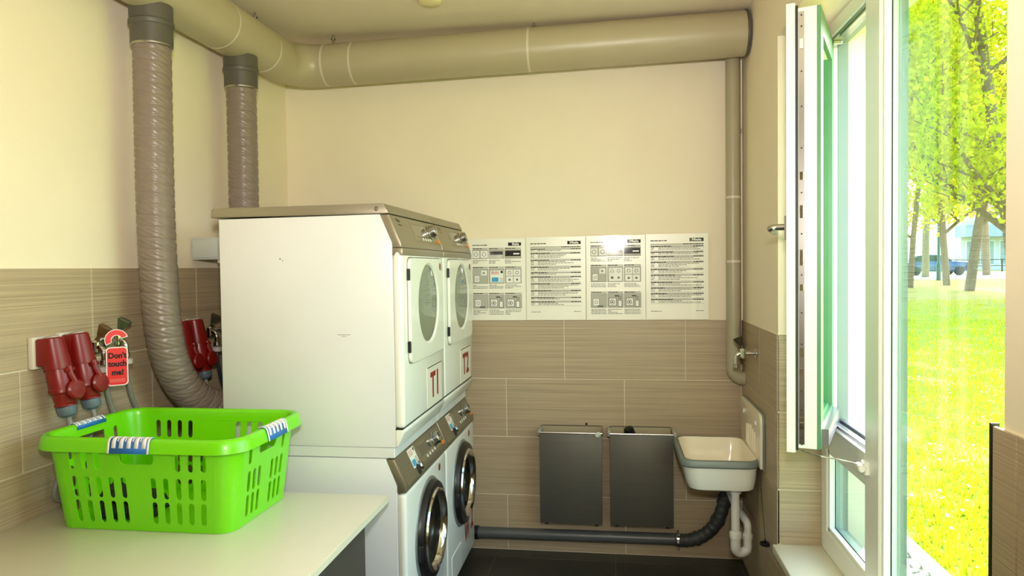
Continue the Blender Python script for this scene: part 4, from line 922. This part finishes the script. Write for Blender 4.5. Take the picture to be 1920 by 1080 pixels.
def tree(name, base, h, r0, crown, leaves, lm, label, seed, low=.3, fork=0., lsize=.22):
    rg = random.Random(seed); base = Vector(base); t = thing(name, tuple(base), label, 'tree', 'trees in the park')
    tips = []; wd = MB()
    def limb(p, d, L, r, depth):
        pts = [p]; q = p.copy(); dd = d.copy(); k = 5
        for i in range(k):
            dd = (dd+Vector((rg.uniform(-.16, .16)*(.3 if depth == 0 else 1), rg.uniform(-.16, .16)*(.3 if depth == 0 else 1), rg.uniform(-.02, .10)))).normalized(); q = q+dd*(L/k); pts.append(q.copy())
        rr = [r*(1-.62*i/k) for i in range(k+1)]
        wd.tube(pts, rr, 9 if depth == 0 else 6)
        if depth == 3 or r < .02: tips.extend(pts[2:]); return
        for i in range(1, k+1):
            if depth == 0 and i/k < low: continue
            for j in range(2 if depth < 2 else 1):
                a = rg.uniform(0, 6.28); up = rg.uniform(.1, .7); nd = (Vector((math.cos(a), math.sin(a), up))*.8+dd*.35).normalized()
                limb(pts[i], nd, L*rg.uniform(.34, .5)*(1 if depth else crown), rr[i]*.55, depth+1)
        tips.append(pts[-1])
    limb(base+Vector((0, 0, -.3)), Vector((fork, -fork*.5, 1)).normalized(), h, r0, 0)
    wd.build('trunk', BARK, t)
    N = leaves; T = np.array([tuple(p) for p in tips]); rs = np.random.RandomState(seed)
    c = T[rs.randint(0, len(T), N)]+rs.normal(0, .48, (N, 3))*np.array([1, 1, .8])
    a = rs.normal(0, 1, (N, 3)); a /= np.linalg.norm(a, axis=1)[:, None]; b = np.cross(a, rs.normal(0, 1, (N, 3))); b /= np.linalg.norm(b, axis=1)[:, None]
    s = (lsize*rs.uniform(.6, 1.3, N))[:, None]
    V = np.stack([c-a*s, c+b*s*.6, c+a*s, c-b*s*.6], 1).reshape(-1, 3)-np.array(base)
    me = bpy.data.meshes.new('foliage'); me.vertices.add(4*N); me.vertices.foreach_set('co', V.ravel()); me.loops.add(4*N); me.loops.foreach_set('vertex_index', np.arange(4*N))
    me.polygons.add(N); me.polygons.foreach_set('loop_start', np.arange(0, 4*N, 4)); me.polygons.foreach_set('loop_total', np.full(N, 4)); me.update(); me.validate()
    me.materials.append(lm); o = bpy.data.objects.new('foliage', me); COL.objects.link(o); o.parent = t; o['kind'] = 'stuff'
    return t
TR = [('park_tree', 1706, 31, 12, .13, .9, 16408, 1, 'slim tree just right of the window mullion, in front of the parked car', .2, .02, 0.094),
      ('park_tree', 1776, 33, 13, .16, .9, 20055, 2, 'leaning tree in the middle of the lawn view, beside the thicker trunk', .2, -.03, 0.094),
      ('park_tree', 1816, 28, 14, .19, .9, 21879, 0, 'thick trunked tree toward the right end of the lawn view', .2, .05, 0.094),
      ('park_tree', 1915, 21, 12, .24, 1.0, 25525, 1, 'tree with arching branches at the right edge of the window', .2, -.12, 0.086),
      ('park_tree', 1735, 44, 14, .22, 1.0, 16408, 0, 'distant tree rising behind the parked car', .25, .0, 0.133),
      ('park_tree', 1850, 48, 14, .25, 1.0, 16408, 2, 'distant tree rising in front of the pale building', .3, .0, 0.133),
      ('park_tree', 2060, 30, 13, .25, 1.0, 16408, 0, 'tree far to the right beyond the window edge', .25, .0, 0.109),
      ('park_tree', 1640, 40, 14, .25, 1.0, 16408, 1, 'distant tree behind the window mullion', .25, .0, 0.133)]
for i, (nm, px, d, h, r0, cr, nl_, li, lab, low, fk, ls) in enumerate(TR): tree(nm, ground_at(px, d), h, r0, cr, nl_, LEAF[li], lab, 20+i, low, fk, ls)
# road, hedge, car, lamp post, building
tag(MB().add([(-5, 44, gz(42)+.02), (90, 44, gz(42)+.02), (90, 62, gz(42)+.05), (-5, 62, gz(42)+.05), (-5, 44, -1), (90, 44, -1), (90, 62, -1), (-5, 62, -1)], [(0, 1, 2, 3), (0, 4, 5, 1), (1, 5, 6, 2), (2, 6, 7, 3), (3, 7, 4, 0)]).build('road', mat('road_asphalt', 'c4c2bc', .9, var=.06), None, smooth=False, kind='structure'), 'pale sunlit road beyond the trees')
tag(MB().box((-5, 41.5, -.3), (90, 44.0, gz(42)+.03)).build('footpath', mat('path_pale', 'dcd8cf', .9, var=.05), None, smooth=False, kind='structure'), 'pale footpath along the road')
tag(MB().box((-40, 62, -.5), (130, 160, gz(42)+.06)).build('far_ground', mat('far_ground', '8f9a4a', .95, var=.2, vscale=.5), None, smooth=False, kind='structure'), 'ground beyond the road')
cpos = ground_at(1748, 50); cpos.z = gz(42)+.03
car = thing('parked_car', tuple(cpos), 'dark blue car parked on the road behind the trees', 'car')
cx, cyy, cz = cpos
def cpoly(mb, pts, y0, y1, bev=.0): return mb.prismY([(cx+a, cz+b) for a, b in pts], cyy+y0, cyy+y1, bev, 2)
CARB = mat('car_blue', '3d5276', .2, metal=.4, var=.03, coat=.8)
body_ = [(-2.2, .28), (-2.25, .55), (-2.15, .85), (-1.75, .95), (-.95, .98), (-.45, 1.0), (1.25, .98), (1.95, .92), (2.2, .75), (2.25, .45), (2.15, .26)]
cpoly(MB(), body_, -.86, .86, .06).build('body', CARB, car)
cpoly(MB(), [(-1.85, .93), (-1.3, 1.38), (-.5, 1.47), (.3, 1.42), (1.25, .96)], -.74, .74, .05).build('cabin', CARB, car)
wn = mat('car_glass', '26343c', .1, coat=.6, var=.03)
for q in ((-1.62, -1.22, -.62, -.72), (-.66, -.64, .22, .18)):
    pass
for pts in ([(-1.62, .99), (-1.22, 1.32), (-.72, 1.38), (-.72, .99)], [(-.62, .99), (-.62, 1.39), (.24, 1.35), (.92, .99)]):
    cpoly(MB(), pts, -.765, .765).build('side_window', wn, car, smooth=False)
for wx in (-1.38, 1.38):
    for s in (-.88, .70): MB().lathe((cx+wx, cyy+s, cz+.31), (0, 1, 0), [(.0, 0), (.2, 0), (.31, .01), (.31, .17), (.2, .18), (0, .18)], 20, close=False).build('wheel', BLACKP, car)
MB().rbox((cx-2.27, cyy-.80, cz+.66), (cx-2.10, cyy-.4, cz+.80), .02, 1).build('tail_lamp', mat('tail_red', 'c23a2c', .3, var=.05), car)
MB().rbox((cx+2.08, cyy-.80, cz+.60), (cx+2.25, cyy-.45, cz+.74), .02, 1).build('headlamp', mat('lamp_clear', 'dfe3e4', .2, var=.03), car)
lp_ = ground_at(1760, 38)
lt = thing('street_lamp', tuple(lp_), 'slim dark green lamp post between the trees', 'lamp post')
MB().lathe(tuple(lp_), (0, 0, 1), [(.11, 0), (.11, .8), (.07, .9), (.06, 7.0)], 12).build('post', mat('post_green', '2f5f58', .5, var=.05), lt)
MB().tube(smooth_path([(lp_.x, lp_.y, lp_.z+6.9), (lp_.x-.2, lp_.y, lp_.z+7.3), (lp_.x-.9, lp_.y, lp_.z+7.4)], 6), .05, 8).build('arm', mat('post_green', '2f5f58'), lt)
MB().rbox((lp_.x-1.5, lp_.y-.15, lp_.z+7.33), (lp_.x-.85, lp_.y+.15, lp_.z+7.47), .04, 2).build('lamp_head', ALU, lt)
bl = ground_at(1900, 74); bz_ = gz(42)+.06
bd = thing('far_building', (bl.x, bl.y, bz_), 'pale low building with large windows across the road', 'building')
BW, BL_ = 22, bl.x
MB().box((BL_-5, bl.y, bz_), (BL_+BW, bl.y+10, bz_+9)).build('wall', mat('bld_white', 'd9d9d6', .8, var=.04), bd, smooth=False)
MB().box((BL_-5.6, bl.y-2.2, bz_+3.4), (BL_+BW, bl.y, bz_+4.6)).build('canopy', mat('bld_bluegrey', '9aa6b4', .6, var=.04), bd, smooth=False)
MB().box((BL_-5.02, bl.y-.05, bz_+5.6), (BL_+BW, bl.y, bz_+9.2)).build('brick_upper', mat('bld_brick', 'c49a86', .8, var=.1), bd, smooth=False)
for i in range(8):
    x = BL_-4.6+3.2*i
    f_ = MB().box((x, bl.y-.10, bz_+.5), (x+2.8, bl.y+.02, bz_+3.1)).build('window', mat('bld_frame', 'eceeec', .5, var=.02), bd, smooth=False)
    for j in range(2): MB().box((x+.12+1.32*j, bl.y-.13, bz_+.62), (x+1.36+1.32*j, bl.y-.09, bz_+2.98)).build('pane', mat('bld_glass', '93a9ac', .15, coat=.4, var=.1, vscale=.6), f_, smooth=False)
    f_ = MB().box((x, bl.y-.12, bz_+6.2), (x+1.8, bl.y-.04, bz_+8.2)).build('window', mat('bld_frame', 'eceeec'), bd, smooth=False)
    MB().box((x+.12, bl.y-.15, bz_+6.32), (x+1.68, bl.y-.11, bz_+8.08)).build('pane', mat('bld_glass', '93a9ac'), f_, smooth=False)
hd = ground_at(1850, 62)
fe = thing('low_fence', (hd.x, hd.y, bz_), 'low dark railing in front of the pale building', 'fence')
for i in range(14): MB().box((hd.x-6+1.2*i, hd.y, bz_), (hd.x-5.92+1.2*i, hd.y+.08, bz_+1.1)).build('post', DARKGAP, fe, smooth=False)
for z in (.5, 1.02): MB().box((hd.x-6, hd.y+.02, bz_+z), (hd.x+9.7, hd.y+.06, bz_+z+.06)).build('rail', DARKGAP, fe, smooth=False)
bpy.context.view_layer.update()
